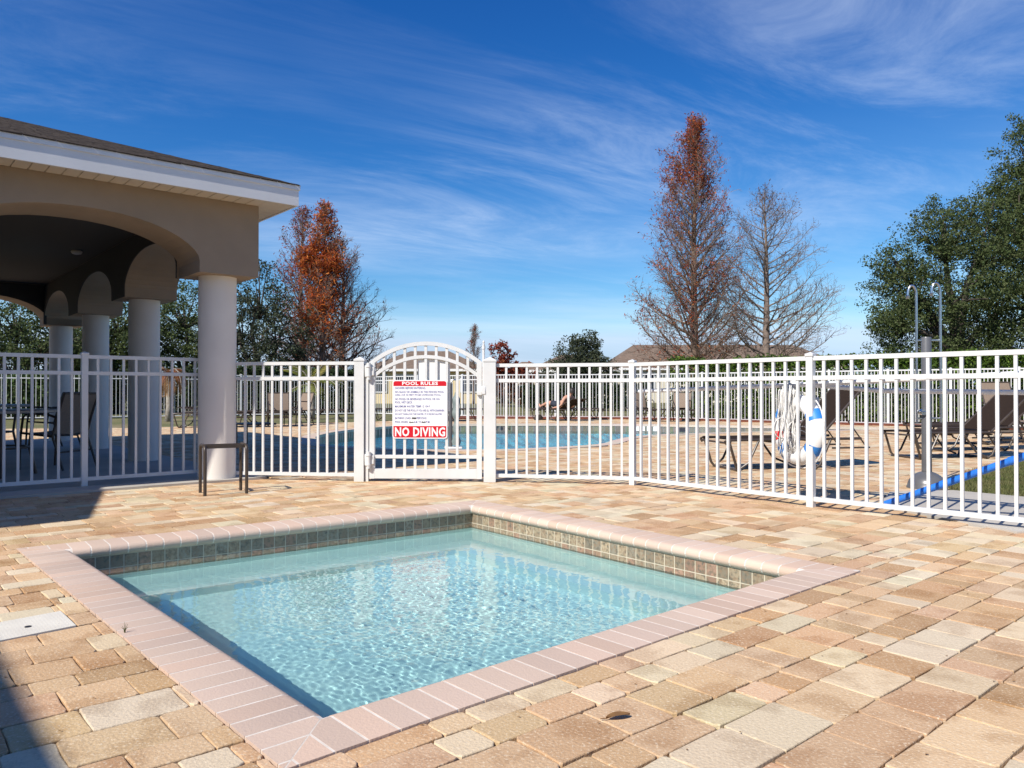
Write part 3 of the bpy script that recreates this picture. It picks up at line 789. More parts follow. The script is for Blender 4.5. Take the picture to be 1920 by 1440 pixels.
fence('far white fence behind the sunbathing person, before the dark hedge', [(-.2, 26.9), (1.5, 26.7), (3.0, 26.4), (4.6, 26.0)], 1.50, -.03, [14, 12, 13], [0, 1, 1, 1], FAR, .0165, .065)
fence('far white fence running in front of the green hedge at right', [(4.6, 26.0), (6.1, 24.7), (7.6, 23.4), (9.1, 22.1), (10.3, 21.1), (11.5, 20.2), (12.7, 19.3), (14.0, 18.0), (15.2, 16.6)], 1.50, -.03, [17]*8, [0]+[1]*8, FAR, .0165, .065)
# mulch bed under the far fence
mbd = MB()
mulch_poly = [(-3.2, 24.6), (-.6, 25.6), (4.4, 24.9), (9.6, 20.5), (11.2, 19.3), (12.6, 17.2), (15.6, 16.4), (14.6, 18.6), (11.9, 21.0), (4.8, 27.2), (-.2, 28.0), (-3.0, 27.0)]
sheet('mulch_bed', mulch_poly, [], .035, M['mulch'], 'structure')
mb = MB()
for i in range(len(mulch_poly)):
    a, b = mulch_poly[i], mulch_poly[(i+1) % len(mulch_poly)]; mb.add([(*a, .035), (*b, .035), (*b, -.05), (*a, -.05)], [(0, 1, 2, 3)])
o = mb.build('mulch_edge', M['mulch']); tag(o, kind='structure')

# ------------------------------------------------------------------ gate
GA, GB = Vector((-1.54, 7.87)), Vector((-.227, 7.82)); gang = math.atan2((GB-GA).y, (GB-GA).x)
gate = empty('gate', (GA.x, GA.y, 0), gang, 'white arched metal gate with pool rules sign between two thick posts', 'gate')
pm = post_mesh(.098, 1.225); link('gate_post', pm, gate, (-.012, 0, 0))
pm2 = post_mesh(.120, 1.215); link('gate_post', pm2, gate, (1.318, 0, 0))
mb = MB(); mb.box(.062, 0, .6, .034, .05, 1.2); mb.build('hinge_stile', M['white'], gate)
leaf = empty('gate_leaf', (0, 0, 0)); leaf.parent = gate
def arc(u0, u1, z0, za, n=36):
    hw_ = (u1-u0)/2; r_ = (hw_*hw_+(za-z0)**2)/(2*(za-z0)); c_ = (u0+u1)/2
    return [(c_-hw_+2*hw_*i/n, za-r_+math.sqrt(max(r_*r_-(-hw_+2*hw_*i/n)**2, 0))) for i in range(n+1)]
def arcbar(name, pts, w, h):
    mb = MB(); vs = []; n = len(pts)
    for i, (u, z) in enumerate(pts):
        a = pts[max(i-1, 0)]; b = pts[min(i+1, n-1)]; tx, tz = b[0]-a[0], b[1]-a[1]; l_ = math.hypot(tx, tz); nx_, nz_ = -tz/l_*h/2, tx/l_*h/2
        vs += [(u-nx_, -w/2, z-nz_), (u-nx_, w/2, z-nz_), (u+nx_, w/2, z+nz_), (u+nx_, -w/2, z+nz_)]
    fs = [(4*i+k, 4*i+(k+1) % 4, 4*i+4+(k+1) % 4, 4*i+4+k) for i in range(n-1) for k in range(4)]
    fs += [(0, 3, 2, 1), (4*n-4, 4*n-3, 4*n-2, 4*n-1)]; fs = [tuple(reversed(f)) for f in fs]
    mb.add(vs, fs); return mb.build(name, M['white'], leaf)
oa = arc(.095, 1.228, 1.195, 1.402); ia = arc(.135, 1.195, 1.075, 1.268)
arcbar('arched_top_rail', oa, .044, .040); arcbar('arched_inner_rail', ia, .036, .034)
mb = MB(); mb.box(.116, 0, .617, .052, .046, 1.176); mb.build('stile', M['white'], leaf)
mb = MB(); mb.box(1.210, 0, .617, .052, .046, 1.176); mb.build('stile', M['white'], leaf)
mb = MB(); mb.box(.663, 0, .080, 1.040, .044, .098); mb.build('bottom_rail', M['white'], leaf)
mb = MB(); mb.box(.663, 0, .252, 1.040, .036, .034); mb.build('middle_rail', M['white'], leaf)
def arch_z(arcpts, u):
    for i in range(len(arcpts)-1):
        if arcpts[i][0] <= u <= arcpts[i+1][0]:
            t_ = (u-arcpts[i][0])/(arcpts[i+1][0]-arcpts[i][0]); return arcpts[i][1]*(1-t_)+arcpts[i+1][1]*t_
for k in range(9):
    u = .234+.1073*k; z1 = arch_z(oa, u)-.012; mb = MB(); mb.box(u, 0, (.12+z1)/2, .027, .025, z1-.12); mb.build('picket', M['white'], leaf)
def hinge(z):
    mb = MB(); mb.box(.070, -.034, z, .050, .028, .12, bev=.006); mb.tube([(.088, -.050, z-.085), (.088, -.050, z+.085)], .021, 12); mb.tube([(.088, -.050, z-.055), (.088, -.050, z-.04)], .027, 12); mb.tube([(.088, -.050, z+.04), (.088, -.050, z+.055)], .027, 12)
    mb.box(.122, -.032, z, .04, .02, .09, bev=.005)
    auto_smooth(mb.build('hinge', M['white'], gate))
hinge(1.12); hinge(.22)
mb = MB(); mb.tube([(1.256, -.046, .93), (1.256, -.046, 1.36)], .013, 10); mb.lathe([(.016, 1.34), (.019, 1.36), (.008, 1.40), (.013, 1.415), (.004, 1.43)], 12, 1.256, -.046)
mb.box(1.256, -.046, .925, .05, .045, .085, bev=.008); mb.box(1.225, -.040, .90, .075, .036, .05, bev=.006)
auto_smooth(mb.build('magnetic_latch', M['white'], gate))
# board on the back of the pickets, above and behind the sign
mb = MB(); mb.box(.742, .021, .985, .330, .012, .545); mb.build('backing_board', M['trim'], leaf)
# the sign
sg = empty('pool_rules_sign', (0, 0, 0)); sg.parent = gate
S0, S1, T0, T1 = .326, .886, .437, 1.030
yf = -.0235
def rrect(u0, u1, z0, z1, r_, corners=(1, 1, 1, 1), n=6):
    pts = []
    for (cu, cz, a0, on) in ((u1-r_, z0+r_, -90, corners[0]), (u1-r_, z1-r_, 0, corners[1]), (u0+r_, z1-r_, 90, corners[2]), (u0+r_, z0+r_, 180, corners[3])):
        if on: pts += [(cu+r_*math.cos(R(a0+90*i/n)), cz+r_*math.sin(R(a0+90*i/n))) for i in range(n+1)]
        else: pts.append((cu+r_*(1 if a0 in (-90, 0) else -1), cz+r_*(1 if a0 in (0, 90) else -1)))
    return pts
def panel(name, pts, y0, y1, m, par):
    mb = MB(); n = len(pts); vs = [(u, y0, z) for u, z in pts]+[(u, y1, z) for u, z in pts]
    mb.add(vs, [tuple(range(n)), tuple(range(2*n-1, n-1, -1))]+[(i, n+i, n+(i+1) % n, (i+1) % n) for i in range(n)]); return mb.build(name, m, par)
panel('sign_panel', rrect(S0, S1, T0, T1, .028), yf, yf+.008, M['sign_white'], sg)
panel('red_header', rrect(S0+.010, S1-.010, .970, T1-.010, .022, (0, 1, 1, 0)), yf-.0012, yf-.0002, M['sign_red'], sg)
panel('red_footer', rrect(S0+.010, S1-.010, T0+.010, .564, .022, (1, 0, 0, 1)), yf-.0012, yf-.0002, M['sign_red'], sg)
def line(body, u, z, w, h, m, bold=0.0, par=None):
    link('lettering', text_mesh('lettering', body, m, w, h, bold), par or sg, (u, yf-.0022, z))
line('POOL RULES', .425, .979, .365, .036, M['sign_white'], .035)
line('NO DIVING', .352, .458, .512, .094, M['sign_white'], .03)
lx = .352
for body, z, w in (('SHOWER BEFORE ENTERING.', .938, .315), ('NO GLASS OR ANIMALS IN THE FENCED POOL', .899, .500), ('AREA (OR 50 FEET FROM UNFENCED POOL).', .866, .475),
                   ('NO FOOD OR BEVERAGES IN POOL OR ON', .826, .455), ('POOL WET DECK.', .793, .180), ('MAXIMUM WATER TEMP. IS 104 F', .752, .360),
                   ('DO NOT USE THE POOL IF YOU ARE ILL WITH DIARRHEA.', .711, .508), ('DO NOT SWALLOW THE WATER, IT IS RECIRCULATED', .672, .480), ('BATHING LOAD:', .633, .165), ('PERSONS.', .633, .0), ('POOL HOURS:', .594, .135), ('A.M. TO', .594, 0), ('P.M.', .594, 0)):
    if w: line(body, lx, z, w, .0225, M['sign_blue'], .008)
line('PERSONS.', .575, .633, .105, .0225, M['sign_blue'], .008); line('###', .525, .633, .045, .021, M['ink'], .03)
line('A.M. TO', .545, .594, .075, .0225, M['sign_blue'], .008); line('P.M.', .670, .594, .04, .0225, M['sign_blue'], .008)
line('dawn', .497, .594, .045, .020, M['ink'], .02); line('dusk', .625, .594, .042, .022, M['ink'], .02)

# ------------------------------------------------------------------ shower
sp_ = ground(1737, 915); shw = empty('outdoor_shower', (sp_.x, sp_.y, .0), 0, 'grey outdoor shower post with dome base and two steel gooseneck pipes', 'shower')
mb = MB(); mb.lathe([(.175, 0), (.175, .012)]+[(.168*math.cos(R(a)), .012+.15*math.sin(R(a))) for a in range(5, 76, 10)]+[(.046, .160)], 28); auto_smooth(mb.build('dome_base', M['grey_metal'], shw))
mb = MB(); mb.lathe([(.044, .155), (.044, 1.42), (.040, 1.43)], 24); auto_smooth(mb.build('post', M['grey_metal'], shw))
for dx, top in ((-.092, 1.925), (.135, 1.95)):
    pts = [(dx, 0, .62), (dx, 0, 1.4), (dx, 0, top-.09)]+[(dx-.040+.040*math.cos(R(a)), 0, top-.09+.085*math.sin(R(a))) for a in range(15, 166, 15)]+[(dx-.082, 0, top-.105)]
    mb = MB(); mb.tube(pts, .0115, 10); mb.lathe([(.015, top-.13), (.018, top-.105), (.012, top-.098)], 12, dx-.082, 0); auto_smooth(mb.build('gooseneck_pipe', M['steel'], shw))
for z in (1.40, .66):
    mb = MB(); mb.tube([(-.10, 0, z), (.145, 0, z)], .010, 8); auto_smooth(mb.build('cross_pipe', M['steel'], shw))
mb = MB(); mb.tube([(-.05, 0, .72), (-.05, -.05, .72)], .028, 12); mb.tube([(-.085, -.055, .72), (-.015, -.055, .72)], .009, 8); auto_smooth(mb.build('valve', M['steel'], shw))

# ------------------------------------------------------------------ poles and hose-blue tube
def tube_thing(name, pts, r_, m, label, cat, n=12, group=None, segs=None):
    root = empty(name, pts[0], 0, label, cat, group); o = Vector(pts[0])
    mb = MB(); mb.tube([Vector(p)-o for p in pts], r_, n); auto_smooth(mb.build('tube', m, root))
    if segs:
        a, b = Vector(pts[0])-o, Vector(pts[-1])-o
        for t_ in segs:
            mb = MB(); mb.tube([a+(b-a)*(t_-.006), a+(b-a)*(t_+.006)], r_*1.12, n); auto_smooth(mb.build('collar', m, root))
    return root
nf = Vector((.71, .704, 0))*.10
fa, fb = Vector((1.181, 7.553, 0)), Vector((2.374, 6.126, 0)); fc = Vector((3.66, 4.83, 0))
tube_thing('telescopic_pole', [tuple(fa+nf*.6+Vector((.02, .0, .915))), tuple(fb+nf*1.0+Vector((0, 0, .975))), tuple(fc+nf*.6+Vector((.0, .0, 1.055)))], .019, M['alu'], 'upper white telescopic pole hung behind the fence, rising to the right', 'pole')
tube_thing('rescue_pole', [tuple(fb+nf*1.5+Vector((-.12, .12, .978))), tuple(fb+nf*1.5+Vector((.35, -.35, .920))), tuple(fc+nf*1.1+Vector((0, 0, .905))), tuple(fc+nf+Vector((.7, -.72, .90)))], .018, M['alu'], 'lower white rescue pole hung level behind the fence, right of the life ring', 'pole')
tube_thing('blue_pool_pole', [(2.93, 6.06, .03), (4.385, 4.14, 1.13)], .026, M['blue'], 'bright blue pool pole slanting up behind the white fence near the shower', 'pole', 14, segs=(.18, .37, .56, .75, .93))

# ------------------------------------------------------------------ life ring with its rope
lr = fb+nf*2.2+Vector((-.175, .05, .60)); ra = R(106.8)
ring = empty('life_ring', tuple(lr), ra, 'white life ring with blue bands and red label hung behind the fence post', 'life ring')
def torus_part(a0, a1, R_, r_, n=18, m_=14, sq=1.0):
    mb = MB(); k = max(2, int(n*(a1-a0)/6.283)+1); vs = []
    for i in range(k+1):
        a = a0+(a1-a0)*i/k
        for j in range(m_):
            b = 2*math.pi*j/m_; rr = R_+r_*math.cos(b); vs.append((rr*math.cos(a), r_*sq*math.sin(b), rr*math.sin(a)))
    mb.add(vs, [(i*m_+j, i*m_+(j+1) % m_, (i+1)*m_+(j+1) % m_, (i+1)*m_+j) for i in range(k) for j in range(m_)]); return mb
auto_smooth(torus_part(0, 2*math.pi, .225, .066, 64).build('ring_body', M['ring_white'], ring))
for a in (33, 150, 215, 312):
    auto_smooth(torus_part(R(a-9), R(a+9), .225, .0685, 40).build('blue_band', M['ring_blue'], ring))
auto_smooth(torus_part(R(-24), R(-5), .225, .0690, 40).build('red_label', M['ring_red'], ring))
cordp = [((.225+.078+.02*abs(math.sin(2*a)))*math.cos(a), -.0, (.225+.078+.02*abs(math.sin(2*a)))*math.sin(a)) for a in (2*math.pi*i/48 for i in range(48))]
mb = MB(); mb.tube(cordp, .006, 6, closed=True); mb.build('grab_line', M['rope'], ring)
rope = empty('rope_bundle', tuple(lr+Vector((-.05, .0, .31))), 0, 'tangled bundle of white rope hanging over the left side of the life ring', 'rope')
strands = []
for i in range(46):
    x0 = rnd.uniform(-.14, .05); y0 = rnd.uniform(-.05, .09); ln = rnd.uniform(.30, .62); w1, w2 = rnd.uniform(-.05, .05), rnd.uniform(-.05, .05); ph = rnd.uniform(0, 6)
    pts = [(x0*.6+.012*math.sin(ph+5*t_)+w1*t_, y0+.012*math.cos(ph+6*t_)+w2*t_, .04-ln*t_+.02*math.sin(3*t_+ph)) for t_ in [k/9 for k in range(10)]]
    mb_ = strands.append(pts) or None
mb = MB()
for i, p in enumerate(strands): mb.tube(p, .0042, 5)
for i in range(9):
    c_ = (rnd.uniform(-.12, .08), rnd.uniform(-.04, .06), rnd.uniform(-.42, -.28)); r_ = rnd.uniform(.05, .11); ph = rnd.uniform(0, 3)
    mb.tube([(c_[0]+r_*math.cos(a)*math.cos(ph), c_[1]+r_*math.cos(a)*math.sin(ph), c_[2]+r_*1.2*math.sin(a)) for a in (2*math.pi*k/18 for k in range(18))], .0042, 5, closed=True)
mb.build('strands', M['rope'], rope, smooth=True)
mb = MB()
for i in range(5): mb.tube([(-.02+.012*i, .02, .10), (-.03+.012*i, .0, .03), (-.03+.01*i, -.01, -.05)], .006, 6)
mb.build('tied_end', M['rope'], rope, smooth=True)
# coil on the right of the ring
coil = empty('rope_coil', tuple(lr+Vector((.115, -.03, .28))), R(70), 'long loops of thick white rope hanging right of the life ring', 'rope')
mb = MB()
for i in range(7):
    w = .025+.014*i; h_ = .40+.02*i; off = rnd.uniform(-.012, .012)
    mb.tube([(w*math.sin(a)+off, -.03+.012*i, -.02-h_/2+h_/2*math.cos(a)) for a in (2*math.pi*k/26 for k in range(26))], .0095, 7, closed=True)
mb.build('loops', M['rope'], coil, smooth=True)

# ------------------------------------------------------------------ small steel-frame stool in front of the column
def leg(px, py): return ground(px, py)
st = [ground(385, 930), ground(463, 925), ground(452, 919), ground(374, 924)]
sc_ = sum(st, Vector())/4; stool = empty('stool_frame', tuple(sc_), 0, 'small brown metal table frame without a top in front of the column', 'table')
fl, fr, br, bl = [p-sc_ for p in st]
dv = (br-fr); dv = dv.normalized()*.26; br, bl = fr+dv, fl+dv
off = -(fl+fr+br+bl)/4; fl, fr, br, bl = fl+off, fr+off, br+off, bl+off
stool.location = tuple(sc_-off)
h_ = .435
def u_frame(a, b, name):
    d = (b-a).normalized(); z = Vector((0, 0, 1)); r_ = .05; pts = [a, a+z*(h_-r_)]
    pts += [a+d*(r_*(1-math.cos(R(q))))+z*(h_-r_+r_*math.sin(R(q))) for q in (20, 45, 70)]+[a+d*r_+z*h_, b-d*r_+z*h_]
    pts += [b-d*(r_*(1-math.cos(R(q))))+z*(h_-r_+r_*math.sin(R(q))) for q in (70, 45, 20)]+[b+z*(h_-r_), b]
    mb = MB(); mb.tube(pts, .0145, 10); auto_smooth(mb.build(name, M['brown_metal'], stool))
u_frame(fl, bl, 'side_frame'); u_frame(fr, br, 'side_frame')
for a, b in ((fl+(bl-fl)*.2, fr+(br-fr)*.2), (fl+(bl-fl)*.8, fr+(br-fr)*.8)):
    mb = MB(); mb.bar(a+Vector((0, 0, h_-.010)), b+Vector((0, 0, h_-.010)), .016, .030); mb.build('cross_bar', M['brown_metal'], stool)

# ------------------------------------------------------------------ sling furniture
def make_chaise(name, label, loc, rz, back=46, seat='sling', group=None, L_=1.95, W_=.62):
    """local x runs from the foot to the head, y across"""
    root = empty(name, loc, rz, label, 'lounge chair', group)
    zs = .36; xb = 1.22; bl_ = .78; ba = R(back); hx, hz = xb+bl_*math.cos(ba), zs+bl_*math.sin(ba)
    for s in (-1, 1):
        y = s*W_/2
        mb = MB(); mb.tube([(.02, y, zs-.05), (.0, y, zs-.012), (.03, y, zs), (.3, y, zs), (xb, y, zs), (xb+.52, y, zs)], .016, 8); auto_smooth(mb.build('side_rail', M['brown_metal'], root))
        mb = MB(); mb.tube([(xb-.02, y*.95, zs+.01), (hx, y*.95, hz), (hx+.01, y*.95, hz+.005)], .015, 8); auto_smooth(mb.build('back_rail', M['brown_metal'], root))
        mb = MB(); mb.tube([(xb+bl_*.55*math.cos(ba), y*.9, zs+bl_*.55*math.sin(ba)-.01), (xb+.62, y*.9, zs-.11)], .009, 6)
        mb.bar((xb+.16, y*.9, zs-.11), (xb+.66, y*.9, zs-.11), .016, .02); auto_smooth(mb.build('back_prop', M['brown_metal'], root))
    for x, sp in ((.16, .13), (1.16, -.20)):
        y = W_/2
        pts = [(x-sp*.9, -y, zs), (x-sp*.2, -y, .06), (x, -y+.03, .014), (x+.01, -y+.10, .014), (x+.01, y-.10, .014), (x, y-.03, .014), (x-sp*.2, y, .06), (x-sp*.9, y, zs)]
        mb = MB(); mb.tube(pts, .0155, 8); auto_smooth(mb.build('leg_frame', M['brown_metal'], root))
        for s in (-1, 1):
            mb = MB(); mb.tube([(x+sp*2.0, s*y, zs), (x+sp*1.0, s*y, .10), (x+.03*(1 if sp > 0 else -1), s*(y-.02), .03)], .0135, 8); auto_smooth(mb.build('brace_leg', M['brown_metal'], root))
    for x in (.0, .62, 1.2):
        mb = MB(); mb.tube([(x, -W_/2, zs-.03), (x, W_/2, zs-.03)], .012, 8); auto_smooth(mb.build('cross_bar', M['brown_metal'], root))
    def sling_part(nm, p0, p1, sag):
        mb = MB(); n = 10; vs = []
        for i in range(n+1):
            t_ = i/n
            for j in range(5):
                v = -1+j/2; z = p0[1]+(p1[1]-p0[1])*t_-sag*(1-v*v)*math.sin(math.pi*t_)
                vs.append((p0[0]+(p1[0]-p0[0])*t_, v*(W_/2-.012), z))
        k = len(vs); nn = [(x, y, z-.006) for x, y, z in vs]
        fs = [(i*5+j, i*5+j+1, (i+1)*5+j+1, (i+1)*5+j) for i in range(n) for j in range(4)]
        mb.add(vs+nn, fs+[tuple(k+q for q in reversed(f)) for f in fs]); mb.build(nm, M[seat], root, smooth=True)
    sling_part('seat_sling', (.02, zs+.012), (xb-.02, zs+.012), .02)
    sling_part('back_sling', (xb, zs+.03), (hx, hz+.015), .02)
    mb = MB(); mb.tube([(hx, -W_/2*.95, hz), (hx, W_/2*.95, hz)], .015, 8); auto_smooth(mb.build('head_bar', M['brown_metal'], root))
    return root
def make_chair(name, label, loc, rz, seat='sling_tan', group=None):
    """sling armchair; faces local -y"""
    root = empty(name, loc, rz, label, 'chair', group)
    for s in (-1, 1):
        x = s*.27
        mb = MB(); mb.tube([(x, -.27, 0), (x, -.25, .40), (x, -.22, .60), (x, -.16, .645), (x, .10, .63), (x, .20, .60)], .014, 8); auto_smooth(mb.build('arm_frame', M['brown_metal'], root))
        mb = MB(); mb.tube([(x, .30, 0), (x, .16, .38), (x, .22, .60), (x, .31, .87)], .014, 8); auto_smooth(mb.build('back_leg', M['brown_metal'], root))
        mb = MB(); mb.tube([(x, -.25, .42), (x, .17, .38)], .013, 8); auto_smooth(mb.build('seat_rail', M['brown_metal'], root))
    def sl(nm, prof):
        mb = MB(); vs = []
        for y, z in prof:
            for v in (-.255, -.13, 0, .13, .255): vs.append((v, y, z-.015*(1-(v/.255)**2)))
        k = len(vs); fs = [(i*5+j, i*5+j+1, (i+1)*5+j+1, (i+1)*5+j) for i in range(len(prof)-1) for j in range(4)]
        mb.add(vs+[(x_, y_+.003, z_-.006) for x_, y_, z_ in vs], fs+[tuple(k+q for q in reversed(f)) for f in fs]); mb.build(nm, M[seat], root, smooth=True)
    sl('seat_sling', [(-.25, .43), (-.1, .42), (.05, .405), (.16, .395)]); sl('back_sling', [(.17, .42), (.20, .56), (.25, .71), (.31, .87)])
    mb = MB(); mb.tube([(-.27, .31, .87), (.27, .31, .87)], .013, 8); mb.tube([(-.27, .22, .2), (.27, .22, .2)], .010, 8); auto_smooth(mb.build('cross_bar', M['brown_metal'], root))
    return root
def make_table(name, label, loc, r_=.53, h_=.71, group=None):
    root = empty(name, loc, .3, label, 'table', group)
    mb = MB(); mb.lathe([(r_-.03, h_-.035), (r_, h_-.028), (r_, h_-.006), (r_-.012, h_)], 36); auto_smooth(mb.build('table_top', M['tabletop'], root))
    for k in range(4):
        a = k*math.pi/2+.4; c_, s_ = math.cos(a), math.sin(a)
        mb = MB(); mb.tube([(c_*.36, s_*.36, 0), (c_*.30, s_*.30, .30), (c_*.34, s_*.34, h_-.035)], .017, 8); auto_smooth(mb.build('leg', M['brown_metal'], root))
    mb = MB(); mb.tube([(.30*math.cos(a), .30*math.sin(a), .30) for a in (2*math.pi*k/24 for k in range(24))], .011, 6, closed=True); auto_smooth(mb.build('ring_brace', M['brown_metal'], root))
    return root
CH = 'sling chaise lounges on the deck'
p = ground(1352, 880)
make_chaise('chaise_lounge', 'brown sling chaise with raised back directly behind the life ring', (p.x-.10, p.y, 0), R(12), 47, group=CH)
make_chaise('chaise_lounge', 'brown chaise with raised back behind the shower, foot by the grey post', (5.25, 10.55, 0), R(8), 42, group=CH)
make_chaise('chaise_lounge', 'middle brown chaise of the row behind the shower post', (6.35, 11.9, 0), R(8), 40, group=CH)
make_chaise('chaise_lounge', 'farthest brown chaise of the row behind the shower post', (6.9, 13.2, 0), R(8), 38, group=CH)
make_chaise('chaise_lounge', 'tan-backed chaise facing the camera behind the row of brown chaises', (9.25, 13.2, 0), R(92), 68, 'sling_tan', CH)
FC = 'lounge chairs on the far side of the swimming pool'
for px, Y, rz, bk, lab in ((905, 24.0, 178, 4, 'flat dark chaise on the far deck just right of the gate post'), (862, 23.4, 180, 6, 'flat dark chaise on the far deck seen through the right end of the gate'),
                           (700, 24.2, 5, 40, 'dark chaise with raised back on the far deck left of the rules sign'), (1130, 24.6, 185, 2, 'flat dark chaise on the far deck right of the sunbather'),
                           (405, 19.7, 8, 5, 'dark chaise on the grass edge just right of the third pavilion column'), (330, 19.4, 5, 5, 'dark chaise on the grass edge left of the corner column'),
                           (470, 21.0, 170, 8, 'dark chaise on the far deck between the corner column and the tan chair'), (655, 23.0, 190, 10, 'dark chaise on the far deck behind the left gate post'), (1300, 23.2, 180, 3, 'flat dark chaise by the hedge, right of the two tan chairs')):
    q = at(px, HOR, Y); make_chaise('chaise_lounge', lab, (q.x, Y, 0), R(rz), bk, group=FC)
CC = 'tan sling armchairs by the swimming pool'
for px, Y, rz, lab in ((1204, 23.6, 25, 'left tan armchair of the two by the far fence, behind the fence post'), (1277, 23.4, -20, 'right tan armchair of the two by the far hedge'), (523, 20.3, 20, 'tan armchair on the far deck left of the palm'), (560, 20.8, -40, 'dark armchair beside the tan armchair by the palm')):
    q = at(px, HOR, Y); make_chair('sling_chair', lab, (q.x, Y, 0), R(rz), group=CC)
PF = 'furniture under the pavilion'
zf = .022
make_table('round_table', 'round table under the pavilion beside the left fence', (-5.45, 8.15, zf), .56, .70, PF)
make_chair('sling_chair', 'sling chair under the pavilion right of the near table', (-5.30, 9.0, zf), R(-100), 'sling_tan', PF)
make_chair('sling_chair', 'sling chair under the pavilion left of the near table', (-6.35, 8.0, zf), R(80), 'sling', PF)
make_chair('sling_chair', 'sling chair under the pavilion far behind the near table', (-7.3, 9.6, zf), R(-10), 'sling_tan', PF)
make_table('round_table', 'round table deeper under the pavilion between the columns', (-7.6, 11.2, zf), .53, .70, PF)
make_chair('sling_chair', 'sling chair left of the deeper pavilion table', (-8.5, 11.1, zf), R(80), 'sling', PF)
make_chair('sling_chair', 'sling chair behind the deeper pavilion table', (-7.2, 12.1, zf), R(-30), 'sling', PF)
bt = empty('low_table', (*ground(478, 842).xy, 0), A1, 'low dark side table in the pavilion shade beside the pool', 'table')
mb = MB(); mb.box(0, 0, .40, .5, .5, .03, bev=.006); mb.build('table_top', M['brown_metal'], bt)
for sx in (-1, 1):
    for sy in (-1, 1): mb = MB(); mb.tube([(sx*.21, sy*.21, 0), (sx*.21, sy*.21, .39)], .014, 8); mb.build('leg', M['brown_metal'], bt)

# depth marks and skimmer mouth on the far wall of the swimming pool
def pool_wall(px):
    x = (px-960)/FPX
    for i in range(len(POOL)):
        a, b = IN2[i], IN2[(i+1) % len(POOL)]
        da, db = a.x-x*a.y, b.x-x*b.y
        if da*db <= 0 and (a.y+b.y)/2 > 18.5:
            p_ = a+(b-a)*(da/(da-db)); d_ = (a-b).normalized(); return p_, math.atan2(d_.y, d_.x), d_
for px, body, w in ((940, 'FT 8 IN', .48),):
    p_, an_, d_ = pool_wall(px); q_ = p_-d_*w/2+Vector((d_.y, -d_.x))*.012
    link('depth_lettering', text_mesh('depth_lettering', body, M['ink'], w, .10, .01), pool, (q_.x, q_.y, -.165), an_)
for px in (1194, 1205, 1217, 1229):
    p_, an_, d_ = pool_wall(px); q_ = p_+Vector((d_.y, -d_.x))*.008
    mb = MB(); mb.box(0, 0, 0, .12, .008, .13); link('depth_tile', mb.mesh('depth_tile', M['trim']), pool, (q_.x, q_.y, -.115), an_)
p_, an_, d_ = pool_wall(1278); q_ = p_+Vector((d_.y, -d_.x))*.01
mb = MB(); mb.box(0, 0, 0, .20, .012, .10); link('skimmer_mouth', mb.mesh('skimmer_mouth', M['ink']), pool, (q_.x, q_.y, -.125), an_)

# covered pool lift
pl = ground(850, 842); lift = empty('pool_lift', (pl.x, pl.y, 0), .2, 'grey-green covered pool lift post standing at the pool edge behind the sign', 'pool lift')
mb = MB(); mb.box(0, 0, .02, .26, .22, .04, bev=.008); mb.build('base_plate', M['trim'], lift)
mb = MB(); mb.tube([(-.045, 0, .03), (-.045, 0, 1.04)], .030, 12); auto_smooth(mb.build('mast', M['grey_metal'], lift))
mb = MB(); prof = []
for i in range(13):
    z = .06+.80*i/12
    prof.append((.052+.016*math.sin(i*1.9)+.012*math.sin(i*.8+1), z))
mb.lathe(prof+[(.02, .90)], 14, .045, -.01); auto_smooth(mb.build('draped_cover', M['cover'], lift))
mb = MB(); mb.tube([(-.045, 0, 1.03), (-.02, 0, 1.09), (.04, 0, 1.10), (.07, 0, 1.04), (.07, 0, .90)], .012, 8); auto_smooth(mb.build('hook_bar', M['steel'], lift))

# skimmer lid, dead leaf, weed
lc = sum((Vector(p) for p in LID), Vector((0, 0)))/4
lid = empty('skimmer_lid', (lc.x, lc.y, 0), 0, 'white plastic skimmer lid set among the pavers at left', 'lid')
mb = MB(); mb.prism([(p[0]-lc.x, p[1]-lc.y) for p in LID], -.03, .004); mb.build('plate', M['plate'], lid)
mb = MB(); a_, b_, d_ = (Vector(LID[0])-lc), (Vector(LID[1])-lc), (Vector(LID[3])-lc)
for i in range(22):
    for j in range(14):
        q = a_+(b_-a_)*((i+.5)/22)+(d_-a_)*((j+.5)/14); mb.box(q.x, q.y, .0042, .006, .003, .0007, rz=.6 if (i+j) % 2 else -.6)
mb.build('tread_bumps', M['plate'], lid, kind='stuff')
q = ground(55, 1176).xy-lc
mb = MB(); mb.lathe([(.012, .0042), (.012, .0062)], 14, q.x, q.y); mb.build('finger_hole', M['ink'], lid)
q = ground(1158, 1346); lf = empty('fallen_leaf', (q.x, q.y, .0), .35, 'curled brown dead leaf lying on the pavers in front', 'leaf')
mb = MB(); vs = []; n = 9
for i in range(n+1):
    t_ = i/n; w = .017*max(0, math.sin(math.pi*t_))**.7+.001
    for v in (-1, 0, 1): vs.append(((t_-.5)*.075, v*w*.75, .006+.006*abs(v)+.004*math.sin(t_*3)))
mb.add(vs, [(i*3+j, i*3+j+1, (i+1)*3+j+1, (i+1)*3+j) for i in range(n) for j in range(2)]); mb.build('blade', M['leafdry'], lf, smooth=True)
mb = MB(); mb.tube([(-.037, 0, .008), (-.052, .006, .006)], .0015, 5); mb.build('stalk', M['leafdry'], lf)
q = ground(236, 1187); wd = empty('weed_sprout', (q.x, q.y, 0), 0, 'tiny weed sprouting from the joint beside the pink coping', 'weed')
for k in range(6):
    mb = MB(); a = k*1.1; mb.tube([(0, 0, -.01), (.003*math.cos(a), .003*math.sin(a), .016), (.013*math.cos(a), .013*math.sin(a), .026+.008*(k % 3))], [.0014, .0011, .0005], 4); mb.build('stem', M['grass'], wd)
mb = MB()
